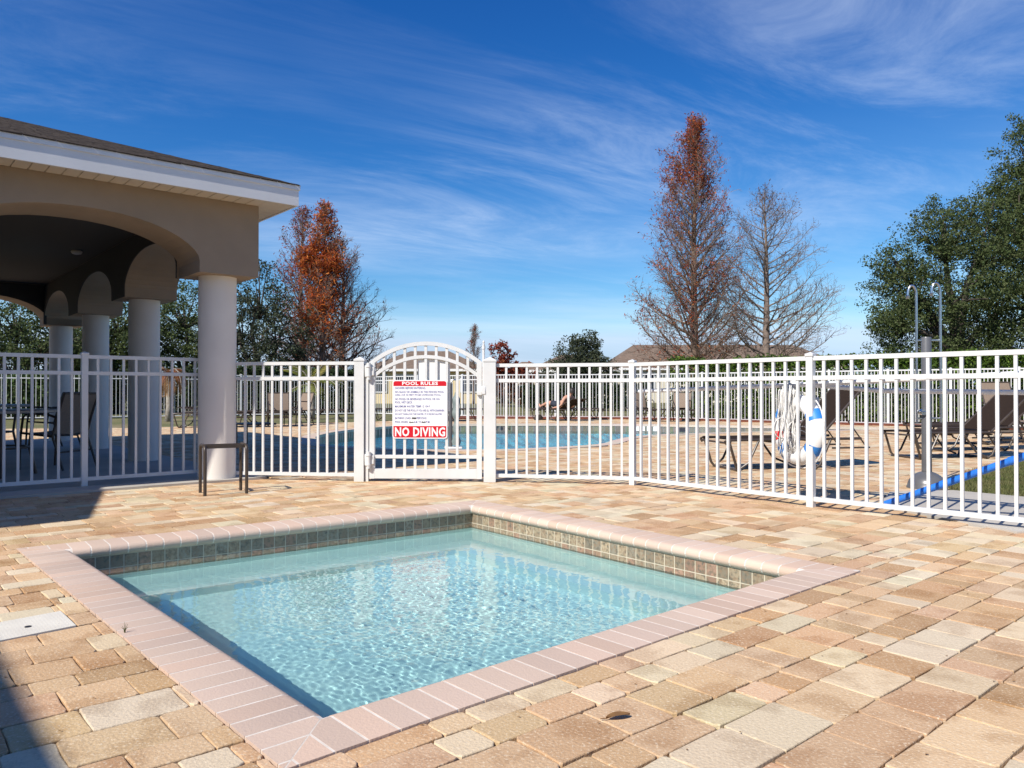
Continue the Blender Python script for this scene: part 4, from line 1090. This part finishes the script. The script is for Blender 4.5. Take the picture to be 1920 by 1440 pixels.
for i in range(80):
    px, py = rnd.uniform(0, 1900), rnd.uniform(910, 1435); q = ground(px, py)
    if inside(q.xy, OUTER): continue
    s = rnd.uniform(.0015, .004); a = rnd.uniform(0, 3); dx, dy = math.cos(a)*s*rnd.uniform(1, 2.5), math.sin(a)*s
    mb.add([(q.x-dx, q.y-dy, .004), (q.x+dy, q.y-dx*.4, .006), (q.x+dx, q.y+dy, .004), (q.x-dy, q.y+dx*.4, .005)], [(0, 1, 2, 3)])
o = mb.build('leaf_litter', M['leafdry']); tag(o, kind='stuff')
# ------------------------------------------------------------------ plants
def nrm(a): return a/np.maximum(np.linalg.norm(a, axis=-1, keepdims=True), 1e-9)
def leaf_quads(P, size, rs, asp=.5, up=None, sizevar=.4):
    """small leaf-shaped quads at points P, turned every way"""
    n = len(P); a = nrm(rs.normal(size=(n, 3))); b = nrm(np.cross(a, rs.normal(size=(n, 3))))
    s = size*(1+sizevar*rs.uniform(-1, 1, (n, 1))); l = a*s; w = b*s*asp
    return np.stack([P-l*.5, P+w*.5-l*.05, P+l*.5, P-w*.5+l*.05], 1)
def tone_mix(P, cols, rs, var=.18):
    k = rs.randint(0, len(cols), len(P)); c = np.array(cols)[k]; return np.clip(c*(1+var*rs.uniform(-1, 1, (len(P), 1))), 0, 1)
def clumps(lobes, ncl, rs, shell=.55):
    """clump centres inside the lobes (cx,cy,cz,rx,ry,rz), most of them towards the outside"""
    w = np.array([l[3]*l[4]*l[5] for l in lobes])**(2/3); k = rs.choice(len(lobes), ncl, p=w/w.sum())
    Lb = np.array(lobes)[k]; d = nrm(rs.normal(size=(ncl, 3))); r = rs.uniform(shell**3, 1, (ncl, 1))**(1/3)
    r *= 1+.10*np.sin(d[:, :1]*7+k[:, None])+.10*np.sin(d[:, 1:2]*9+2*k[:, None])
    return Lb[:, :3]+d*r*Lb[:, 3:]
def oak(name, label, loc, lobes, ncl, per, leaf, rs, cols, group=None, spread=.32, trunk_r=.22, shell=.45, barkm='oakbark', cat='tree', trunk_h=None):
    root = empty(name, loc, 0, label, cat, group)
    C_ = clumps(lobes, ncl, rs, shell); C_ = C_[C_[:, 2] > .15]
    P = (C_[:, None]+nrm(rs.normal(size=(len(C_), per, 3)))*rs.uniform(0, 1, (len(C_), per, 1))**.5*spread*1.35*np.array([1, 1, .7])*rs.uniform(.6, 1.3, (len(C_), 1, 1))).reshape(-1, 3)
    P = P[P[:, 2] > .05]
    link('crown', quads_mesh('crown', leaf_quads(P, leaf, rs), M['oakleaf'], tone_mix(P, cols, rs)), root)
    mb = MB(); zc = np.mean([l[2] for l in lobes]); th = trunk_h or zc*.55
    mb.tube([(0, 0, -.05), (.05, .02, th*.5), (0, 0, th)], [trunk_r*1.25, trunk_r, trunk_r*.85], 9)
    for l in lobes:
        a = Vector((0, 0, th*.9)); b = Vector(l[:3]); m_ = (a+b)/2+Vector((rs.uniform(-.3, .3), rs.uniform(-.3, .3), .25))
        mb.tube([a, m_, b], [trunk_r*.6, trunk_r*.38, trunk_r*.12], 6)
    for i in range(0, len(C_), max(1, len(C_)//70)):
        b = Vector(C_[i]); l = min(lobes, key=lambda q: (Vector(q[:3])-b).length); a = Vector(l[:3])*.7+Vector((0, 0, th))*.3
        mb.tube([a, (a+b)/2+Vector((0, 0, .1)), b], [trunk_r*.22, trunk_r*.14, .012], 4)
    mb.build('trunk', M[barkm], root, smooth=True); return root

def cypress(label, loc, H_, halfw, rs, nprim, leafn, leafzone, cols, group, trunk_r=.2, bottom=.10, profile=None, leaf=.16, up=.55, twig=.011, bark='bark', name='cypress_tree', dens=1.0):
    """straight trunk, rising limbs each with side branches and twigs; leafzone(p) gives how much leaf a place still carries"""
    root = empty(name, loc, 0, label, 'tree', group); prof = profile or (lambda t_: (1-t_)**.8)
    mb = MB(); tp = []
    for i in range(13):
        t_ = i/12; tp.append((.10*math.sin(t_*5+loc[0])*t_, .10*math.sin(t_*4+1)*t_, H_*t_))
    mb.tube(tp, [max(.012, trunk_r*(1-t_)**.85*(1.35 if i == 0 else 1)) for i, t_ in enumerate(k/12 for k in range(13))], 9)
    mb.build('trunk', M[bark], root, smooth=True)
    br = MB(); tips = []
    def limb(p, d, ln, r_, lvl):
        n = (6, 4, 3)[lvl]; pts = [p.copy()]; q = p.copy(); dd = d.copy()
        for i in range(n):
            bend = (.10, .06, .0)[lvl]
            dd = (dd+Vector((rs.normal()*.10, rs.normal()*.10, rs.normal()*.08+bend))).normalized(); q = q+dd*(ln/n); pts.append(q.copy())
        br.tube(pts, [max(r_*(1-.85*i/n), .0045) for i in range(n+1)], (5, 3, 3)[lvl], cap=False)
        if lvl >= 1: tips.extend(tuple(x) for x in pts[1:])
        if lvl == 2: return
        cnt = int(((9+ln*4.2) if lvl == 0 else (3+ln*4.5))*dens)
        for k in range(cnt):
            t_ = (.15 if lvl == 0 else .2)+(1-(.15 if lvl == 0 else .2))*(k+rs.uniform())/cnt; i = min(int(t_*n), n-1); f = t_*n-i
            a = pts[i].lerp(pts[i+1], f); dr = (pts[i+1]-pts[i]).normalized()
            sd = Vector((rs.normal(), rs.normal(), rs.normal()*.7+.15)); sd = (sd-dr*sd.dot(dr)).normalized()
            nd_ = (dr*.75+sd*.75).normalized()
            l2 = ln*(.42 if lvl == 0 else .5)*(1-.6*t_)*rs.uniform(.6, 1.25)
            limb(a, nd_, max(l2, .18), max(r_*.4*(1-.5*t_), twig*.55 if lvl else twig*.8), lvl+1)
    for k in range(nprim):
        t_ = bottom+(1-bottom-.02)*(max(0, k+rs.uniform(-.4, .4))/nprim)**.92; t_ = min(max(t_, bottom), .985)
        i = min(int(t_*12), 11); a = Vector(tp[i]).lerp(Vector(tp[i+1]), t_*12-i)
        az = k*2.399+rs.uniform(-.5, .5); el = up*(.45+.9*t_)+rs.normal()*.10
        d = Vector((math.cos(az)*math.cos(el), math.sin(az)*math.cos(el), math.sin(el)))
        ln = .6
        for _ in range(12): ln = .5*ln+.5*(halfw*prof(min(1, t_+ln*(math.sin(el)+.12)/H_))/max(math.cos(el), .3))
        ln = max(ln*rs.uniform(.82, 1.10), .22)
        limb(a, d, ln, max(trunk_r*.26*(1-t_)+.014, .016), 0)
    br.build('branches', M[bark], root)
    if leafn:
        T = np.array(tips); w = np.array([leafzone(Vector(p), p[2]/H_) for p in tips]); w = np.clip(w, 0, None)
        k = rs.choice(len(T), leafn, p=w/w.sum()); P = T[k]+rs.normal(size=(leafn, 3))*.10
        P[:, 2] -= .05
        link('foliage', quads_mesh('foliage', leaf_quads(P, leaf, rs, .28), M['rustleaf'], tone_mix(P, cols, rs, .3)), root)
    return root

rs = np.random.RandomState(11)
RUST = [(.50, .13, .03), (.40, .085, .028), (.56, .19, .045), (.30, .07, .03)]
BURG = [(.32, .07, .05), (.25, .065, .045), (.38, .10, .05), (.20, .06, .045)]
CY = 'bald cypress trees beyond the far fence'
def patches(seed, th, sc=1.3):
    off = Vector((seed*3.1, seed*1.7, seed*.9))
    from mathutils import noise
    return lambda p: max(0.0, noise.noise(p*(1/sc)+off)-th)
pt = patches(3, .12, 1.7)
def zone_big(p, t_):
    left = max(0, -p.x)/3.0
    return (.65*max(0, t_-.70)*(1.6 if p.x < .35 else .4)+.9*left*pt(p)+pt(p)*.8+.055+.05*left)
q = at(1303, HOR, 38)
cypress('tall half-bare cypress with rust leaves at its top and left edge', (q.x, 38, -.03), 14.4, 4.35, rs, 112, 12500, zone_big, RUST+BURG, CY, .24, .09, lambda t_: (1-t_)**.5, .15, .78, .0125)
q = at(1436, HOR, 36)
cypress('bare grey cypress with spreading limbs right of the tall rust-topped one', (q.x, 36, -.03), 10.4, 5.3, rs, 66, 900, lambda p, t_: .05+max(0, t_-.8), [(.16, .09, .06), (.20, .08, .05)], CY, .22, .15, lambda t_: (1-t_)**.52, .12, .40, .012, 'barkgrey', dens=.85)
q = at(605, HOR, 35)
pr = patches(8, -.05, 1.1)
cypress('rust-orange cypress with dense foliage behind the pavilion corner', (q.x, 35, -.03), 9.45, 3.2, rs, 80, 13000, lambda p, t_: ((.30+2.2*pr(p)) if t_ > .36 else (.10+.9*pr(p)*t_))*(1.6 if abs(p.x) < .9 else .45), RUST, CY, .19, .09, lambda t_: (1-t_)**.6, .17, .72, .011)
q = at(641, HOR, 37)
cypress('nearly bare dark cypress right behind the rust-orange one', (q.x, 37, -.03), 8.2, 3.5, rs, 66, 1500, lambda p, t_: .06+pr(p)*.5, BURG, CY, .20, .08, lambda t_: (1-t_)**.45, .12, .62, .011, dens=.9)
q = at(566, HOR, 38)
cypress('thin cypress with purple-brown leaf tips left of the rust-orange one', (q.x, 38, -.03), 10.0, 3.0, rs, 64, 4200, lambda p, t_: .3+.8*pr(p), BURG, CY, .18, .12, lambda t_: (1-t_)**.55, .16, .75, .011, dens=.8)
q = at(888, HOR, 56)
cypress('small slim bare tree above the right end of the gate', (q.x, 56, -.03), 5.6, .95, rs, 40, 500, lambda p, t_: .1, BURG, None, .10, .25, lambda t_: (1-t_)**.4, .14, .95, .014, 'barkgrey', name='bare_tree')
q = at(942, HOR, 48)
RED = [(.24, .035, .025), (.30, .06, .035), (.18, .03, .02), (.26, .09, .04)]
oak('maple_tree', 'small dark red maple right of the gate', (q.x, 48, -.03), [(-.1, 0, 2.9, .9, .9, 1.1), (.75, .2, 2.0, 1.2, 1.0, .9), (-.6, 0, 1.9, .9, .9, .9)], 230, 22, .17, rs, RED, None, .20, .10, .2, 'bark')
q = at(985, HOR, 46)
oak('brown_shrub', 'low brown shrub behind the far fence right of the gate post', (q.x, 46, -.03), [(-.6, 0, .9, 1.5, .8, 1.0), (.8, 0, .8, 1.0, .8, .9)], 200, 22, .17, rs, [(.16, .06, .035), (.13, .07, .04)], None, .22, .06, .1, 'bark', 'shrub')
GRN = [(.07, .098, .034), (.095, .125, .043), (.05, .068, .026), (.125, .145, .062)]
GREY = [(.075, .09, .05), (.06, .075, .045), (.10, .115, .065), (.045, .055, .035)]
q = at(1092, HOR, 44)
oak('round_tree', 'bushy round grey-green tree beside the brown-roofed house', (q.x, 44, -.03), [(0, 0, 2.7, 1.7, 1.5, 1.4), (-.9, 0, 1.7, 1.4, 1.2, 1.2), (1.0, 0, 1.7, 1.4, 1.2, 1.2), (0, 0, .9, 2.0, 1.3, .9), (.1, 0, 3.5, 1.0, .9, .9)], 520, 44, .125, rs, GREY, None, .26, .13, .2)
q = at(1795, HOR, 27)
oak('live_oak', 'large dark green live oak behind the shower at right', (q.x, 27, -.03),
    [(-1.4, 0, 2.6, 1.7, 1.8, 1.5), (-1.9, .3, 4.4, 1.25, 1.4, 1.2), (-.2, 0, 4.6, 2.0, 2.0, 1.9), (-.5, 0, 6.7, 1.25, 1.3, 1.0), (1.0, 0, 6.4, 1.5, 1.5, 1.3), (1.6, 0, 3.6, 1.8, 1.8, 1.9), (.2, 0, 1.6, 2.6, 2.0, 1.3), (-2.5, 0, 3.3, .8, .9, .7), (-2.1, .2, 5.5, .8, .8, .7)], 1500, 58, .088, rs, GRN, 'live oaks', .27, .28, .35)
q = at(1985, HOR, 28)
oak('live_oak', 'tall live oak cut by the right edge of the picture', (q.x, 28, -.03),
    [(-1.0, 0, 9.6, 1.15, 1.4, 1.5), (-2.0, 0, 7.4, 1.1, 1.3, 1.1), (-1.5, .2, 8.3, 1.0, 1.2, 1.1), (.5, 0, 9.9, 1.6, 1.6, 1.5), (-.9, 0, 8.1, 1.5, 1.6, 1.5), (-1.6, 0, 6.6, 1.5, 1.6, 1.5), (.3, 0, 6.2, 2.2, 2.2, 2.0), (-1.3, 0, 4.0, 1.8, 1.8, 1.9), (1.2, 0, 3.5, 2.2, 2.0, 2.2), (0, 0, 1.5, 2.5, 2.0, 1.4)], 1400, 56, .09, rs, GRN, 'live oaks', .28, .32, .35)
OL = 'dark oaks behind the pavilion'
for px, Y, h_, r_, lab in ((486, 33, 6.6, 2.0, 'grey-green oak with gaps between the corner column and the rust cypress'), (345, 34, 5.9, 2.2, 'dark oak seen under the arch left of the corner column'),
                           (222, 33, 5.2, 2.2, 'dark oak seen between the second and third pavilion columns'), (140, 34, 4.6, 2.0, 'dark oak seen between the third and fourth pavilion columns'), (30, 30, 5.0, 2.3, 'dark oak seen under the arch at the left edge'), (-110, 31, 5.2, 2.4, 'dark oak outside the arch left of all others')):
    q = at(px, HOR, Y); k = h_/6.0
    oak('oak_tree', lab, (q.x, Y, -.03), [(0, 0, 4.6*k, r_*.75, r_*.7, 1.3*k), (-r_*.5, 0, 3.2*k, r_*.7, r_*.7, 1.3*k), (r_*.5, 0, 3.3*k, r_*.7, r_*.7, 1.3*k), (0, 0, 1.6*k, r_*1.05, r_*.8, 1.3*k), (-.4, .5, .8, r_*1.2, r_*.7, .9)], 520, 46, .11, rs, GREY if px > 450 else GRN, OL, .30, .2, .3)
# hedges
def hedge(label, pts, h_, w, n, cols, leaf=.11, name='hedge'):
    root = empty(name, (pts[0][0], pts[0][1], 0), 0, label, 'hedge'); o = Vector((*pts[0], 0))
    seg = [(Vector(a), Vector(b)) for a, b in zip(pts[:-1], pts[1:])]; L_ = np.array([(b-a).length for a, b in seg])
    k = rs.choice(len(seg), n, p=L_/L_.sum()); t_ = rs.uniform(0, 1, n)
    A = np.array([tuple(s[0]) for s in seg])[k]; B = np.array([tuple(s[1]) for s in seg])[k]; Q = A+(B-A)*t_[:, None]; d = nrm(B-A); nn = np.c_[-d[:, 1], d[:, 0]]
    f = rs.uniform(-1, 1, n); z = rs.uniform(.02, 1, n); m_ = rs.uniform(0, 1, n) < .72; top = rs.uniform(0, 1, n) < .4
    f = np.where(m_ & ~top, -np.abs(f)**.15*np.sign(rs.uniform(-.8, .3, n)+.0001)*-1, f); z = np.where(m_ & top, 1-.08*rs.uniform(0, 1, n), z)
    bump = .06*np.sin(Q[:, 0]*2.3)+.05*np.sin(Q[:, 1]*3.1+1)+.04*np.sin(Q[:, 0]*7+Q[:, 1]*5)
    P = np.c_[Q+nn*(f*w/2*(1+bump))[:, None], z*(h_+bump*.9)]+rs.normal(size=(n, 3))*.05
    P -= np.array(o); P = P[P[:, 2] > .0]
    link('foliage', quads_mesh('foliage', leaf_quads(P, leaf, rs, .6), M['hedgeleaf'], tone_mix(P, cols, rs, .3)), root)
    mb = MB()
    for i in range(int(L_.sum()/.7)):
        j = rs.choice(len(seg), p=L_/L_.sum()); p = seg[j][0].lerp(seg[j][1], rs.uniform())
        mb.tube([(p.x-o.x, p.y-o.y, -.03), (p.x-o.x+rs.normal()*.08, p.y-o.y+rs.normal()*.08, h_*.45), (p.x-o.x+rs.normal()*.2, p.y-o.y+rs.normal()*.2, h_*.85)], [.025, .018, .006], 5)
    mb.build('stems', M['oakbark'], root, kind='stuff'); return root
HG = [(.10, .17, .025), (.07, .12, .02), (.14, .21, .04), (.045, .075, .018)]
HD = [(.035, .055, .022), (.05, .075, .03), (.025, .04, .018)]
hedge('clipped green hedge behind the right far fence', [(5.6, 26.3), (7.3, 25.0), (9.7, 23.1), (12.3, 20.9), (14.9, 18.4), (16.4, 16.6)], 1.92, 1.1, 46000, HG, .10)
hedge('dark hedge behind the far fence left of the yellow house', [(-12.5, 29.2), (-9.6, 30.6), (-6.2, 32.2)], 1.75, 1.3, 16000, HD, .12)
hedge('leafy green hedge behind the far fence left of the pavilion columns', [(-24, 23.6), (-19, 25.3), (-14.6, 27.4)], 1.45, 1.2, 12000, [(.08, .13, .04), (.12, .17, .07), (.05, .08, .03)], .14)
hedge('low dark hedge in front of the porch behind the sunbather', [(.6, 38), (6.4, 36.5)], 1.15, 1.3, 8000, HD, .13)
# palms
def palm(label, loc, th, nf, fl, cols, rs, droop=.9, tr=.10):
    root = empty('palm', loc, 0, label, 'palm'); mb = MB()
    mb.tube([(0, 0, -.03), (.02, 0, th*.3), (.0, .01, th*.7), (0, 0, th)], [tr*1.3, tr, tr*.9, tr*.8], 10); mb.build('trunk', M['palmtrunk'], root, smooth=True)
    V_, T_ = [], []
    st_ = MB()
    for k in range(nf):
        az = k*2.399; el = rs.uniform(.1, 1.25); n = 10; p = Vector((0, 0, th)); d = Vector((math.cos(az)*math.cos(el), math.sin(az)*math.cos(el), math.sin(el))); pts = [p.copy()]
        c_ = np.array(cols[rs.randint(len(cols))])
        for i in range(n):
            d = (d+Vector((0, 0, -droop*.16))).normalized(); p = p+d*fl/n; pts.append(p.copy())
            side_ = d.cross(Vector((0, 0, 1))).normalized()
            for s in (-1, 1):
                for q_ in (0, .5):
                    b = pts[-2].lerp(p, q_); ll = fl*.30*math.sin(math.pi*min(.97, (i+q_+.8)/(n+.6)))+.04; e = b+(side_*s*.8+d*.55+Vector((0, 0, -.30))).normalized()*ll; w = d*.018
                    V_.append([tuple(b-w), tuple((b+e)/2-w*.9), tuple(e), tuple((b+e)/2+w*.9)]); T_.append(c_*rs.uniform(.75, 1.2))
        st_.tube(pts, [.012]*len(pts), 4)
    link('fronds', quads_mesh('fronds', np.array(V_), M['palm'], np.array(T_)), root); st_.build('frond_stalks', M['palmtrunk'], root); return root
q = at(584, HOR, 26.0); palm('small yellow-green palm on the lawn strip left of the gate', (q.x, 26.0, -.03), 1.15, 17, 1.25, [(.30, .30, .05), (.20, .24, .05), (.36, .30, .06), (.12, .16, .04)], rs)
q = at(316, HOR, 24.0); palm('short palm with hanging rust-brown dead fronds seen past the second column', (q.x, 24.0, -.03), 1.5, 16, .95, [(.34, .12, .03), (.26, .08, .025), (.40, .20, .06)], rs, 2.2, .09)

# ------------------------------------------------------------------ houses beyond the lawn
def window(root, x, y, z, w, h_, wallrz=0):
    mb = MB(); t_ = .07
    for cx_, cz_, sx_, sz_ in ((0, h_/2+t_/2, w+2*t_, t_), (0, -h_/2-t_/2, w+2*t_, t_), (-w/2-t_/2, 0, t_, h_), (w/2+t_/2, 0, t_, h_), (0, 0, w, .045)): mb.box(x+cx_, y-.04, z+cz_, sx_, .09, sz_)
    f = mb.build('window', M['trim'], root)
    mb = MB(); mb.box(x, y-.012, z, w, .02, h_); mb.build('pane', M['glass'], f)
def house(label, x0, x1, Y, depth, wall, eave, ridge, wins, hip=3.0, doors=()):
    root = empty('house', ((x0+x1)/2, Y, -.03), 0, label, 'house'); xm = (x0+x1)/2; hw_ = (x1-x0)/2
    mb = MB(); mb.box(0, depth/2, eave/2, 2*hw_, depth, eave); mb.build('wall', M[wall], root)
    o_ = .45; a, b = -hw_-o_, hw_+o_
    mb = MB(); mb.add([(a, -o_, eave), (b, -o_, eave), (b, depth+o_, eave), (a, depth+o_, eave), (a+hip, depth/2, ridge), (b-hip, depth/2, ridge)], [(0, 1, 5, 4), (1, 2, 5), (2, 3, 4, 5), (3, 0, 4), (3, 2, 1, 0)]); mb.build('roof', M['roof'], root)
    mb = MB(); mb.box(0, -o_-.02, eave-.07, 2*hw_+2*o_, .05, .18); mb.box(b+.02, depth/2, eave-.07, .05, depth+2*o_, .18); mb.box(a-.02, depth/2, eave-.07, .05, depth+2*o_, .18); mb.build('fascia', M['trim'], root)
    for px, zc, w, h_ in wins: window(root, (px-960)/FPX*Y-xm, 0, zc, w, h_)
    for px, w in doors:
        x = (px-960)/FPX*Y-xm; mb = MB(); mb.box(x, -.03, 1.08, w, .07, 2.1); d_ = mb.build('door', M['trim'], root)
        mb = MB(); mb.box(x+w*.38, -.08, 1.0, .05, .05, .12); mb.build('handle', M['grey_metal'], d_)
    return root
house('yellow house with brown roof behind the gate', -10.9, -2.3, 58, 8, 'yellow', 2.58, 4.15, [(712, 1.5, 1.0, 1.2), (760, 1.5, 1.4, 1.2), (880, 1.5, 1.2, 1.2)], 3.2, [(820, 1.0)])
h2 = house('long cream house with a big brown roof behind the cypresses', 8.0, 27.0, 62, 10, 'cream', 2.78, 4.95, [(1180, 1.75, .85, 1.3), (1217, 1.75, .85, 1.3), (1330, 1.6, 1.4, 1.2), (1470, 1.6, 1.4, 1.2)], 3.0, [(1400, 1.0)])
h3 = house('pale house with a white porch partly hidden by the round tree', 1.6, 7.4, 56, 7, 'cream', 2.45, 3.75, [(1055, 1.45, 1.5, 1.5), (1108, 1.45, 1.5, 1.5)], 2.6, [(1020, 1.0)])
house('far grey-roofed house glimpsed between the red maple and the round tree', -1.2, 4.5, 86, 8, 'cream', 2.9, 4.35, [(985, 1.6, 1.2, 1.2)], 2.8)

# ------------------------------------------------------------------ sunbathing person on a chaise
q = at(1012, HOR, 24.6)
prz = R(-52)
make_chaise('chaise_lounge', 'brown chaise on the far deck under the sunbathing person', (q.x-.05, 24.7, 0), prz, 24, group=FC)
per = empty('person', (q.x-.05, 24.7, .36), prz, 'shirtless person with dark hair and dark shorts sunbathing on a chaise', 'person')
J = {'pelvis': (1.10, 0, .13, .125), 'waist': (1.23, 0, .19, .115), 'chest': (1.39, 0, .29, .14), 'collar': (1.49, 0, .365, .09), 'neck': (1.54, 0, .42, .052), 'chin': (1.545, 0, .47, .066), 'skull': (1.58, 0, .535, .095), 'crown': (1.60, 0, .585, .07)}
Ed = [('pelvis', 'waist'), ('waist', 'chest'), ('chest', 'collar'), ('collar', 'neck'), ('neck', 'chin'), ('chin', 'skull'), ('skull', 'crown')]
J['nose'] = (1.48, 0, .53, .016); Ed.append(('skull', 'nose'))
for s, S_ in ((-1, 'a'), (1, 'b')):
    J.update({'sh'+S_: (1.47, s*.18, .35, .062), 'el'+S_: (1.40, s*.27, .10, .045), 'wr'+S_: (1.16, s*.27, .05, .032), 'pa'+S_: (1.09, s*.265, .045, .032),
              'hip'+S_: (1.05, s*.09, .125, .098), 'kn'+S_: (.66, s*.12, .20, .064), 'an'+S_: (.30, s*.12, .085, .04), 'he'+S_: (.27, s*.12, .05, .042), 'to'+S_: (.20, s*.13, .16, .028)})
    Ed += [('collar', 'sh'+S_), ('sh'+S_, 'el'+S_), ('el'+S_, 'wr'+S_), ('wr'+S_, 'pa'+S_), ('pelvis', 'hip'+S_), ('hip'+S_, 'kn'+S_), ('kn'+S_, 'an'+S_), ('an'+S_, 'he'+S_), ('he'+S_, 'to'+S_)]
    for i in range(4):
        J['f%d%s' % (i, S_)] = (1.00+.005*abs(i-1.5), s*(.235+.018*i), .035, .009); Ed.append(('pa'+S_, 'f%d%s' % (i, S_)))
    J['th'+S_] = (1.05, s*.222, .04, .010); Ed.append(('pa'+S_, 'th'+S_))
keys = list(J); me = bpy.data.meshes.new('body'); me.from_pydata([J[k][:3] for k in keys], [(keys.index(a), keys.index(b)) for a, b in Ed], [])
me.materials.append(M['skin']); body = link('body', me, per)
md = body.modifiers.new('skin', 'SKIN'); md.use_smooth_shade = True
if not me.skin_vertices: me.attributes  # layer comes with the modifier
try:
    sv = me.skin_vertices[0].data if len(me.skin_vertices) else None
    if sv is None:
        bmq = __import__('bmesh').new(); bmq.from_mesh(me); bmq.verts.layers.skin.verify(); bmq.to_mesh(me); bmq.free(); sv = me.skin_vertices[0].data
    for i, k in enumerate(keys): sv[i].radius = (J[k][3], J[k][3]); sv[i].use_root = (k == 'pelvis')
except Exception as ex: print('skin', ex)
body.modifiers.new('sub', 'SUBSURF').render_levels = 2
mb = MB(); vs = []
for i in range(7):
    el = R(-12+17*i)
    for j in range(14):
        a = 2*math.pi*j/14; r_ = .108*math.cos(el); low_ = -.05*max(0, math.cos(a)) if i == 0 else 0
        vs.append((1.605+r_*math.cos(a), r_*.92*math.sin(a), .552+low_+.112*math.sin(el)))
mb.add(vs, [(i*14+j, i*14+(j+1) % 14, (i+1)*14+(j+1) % 14, (i+1)*14+j) for i in range(6) for j in range(14)]+[tuple(range(84, 98))]); mb.build('hair', M['hair'], per, smooth=True)
mb = MB()
mb.tube([(1.21, 0, .185), (1.14, 0, .15), (1.06, 0, .125)], [.132, .145, .14], 14)
for s in (-1, 1): mb.tube([(1.08, s*.085, .125), (.93, s*.10, .155), (.82, s*.11, .175)], [.115, .102, .096], 12)
mb.build('shorts', M['shorts'], per, smooth=True)
bg_ = empty('beach_bag', (q.x-.05+.0, 24.25, 0), .3, 'dark bag on the deck at the foot of the sunbather chaise', 'bag')
mb = MB(); mb.add([(x_*.55, y_*.6, z_*.6) for x_, y_, z_ in [(-.2, -.12, 0), (.2, -.12, 0), (.2, .12, 0), (-.2, .12, 0), (-.22, -.13, .16), (.22, -.13, .16), (.22, .13, .16), (-.22, .13, .16), (-.15, -.06, .30), (.15, -.05, .28), (.15, .06, .29), (-.15, .05, .30)]],
                  [(3, 2, 1, 0), (0, 1, 5, 4), (1, 2, 6, 5), (2, 3, 7, 6), (3, 0, 4, 7), (4, 5, 9, 8), (5, 6, 10, 9), (6, 7, 11, 10), (7, 4, 8, 11), (8, 9, 10, 11)]); auto_smooth(mb.build('body', M['bag'], bg_), 80)
mb = MB(); mb.tube([(-.05, 0, .16), (-.035, 0, .24), (.035, 0, .24), (.05, 0, .16)], .008, 6); mb.build('handle', M['bag'], bg_)
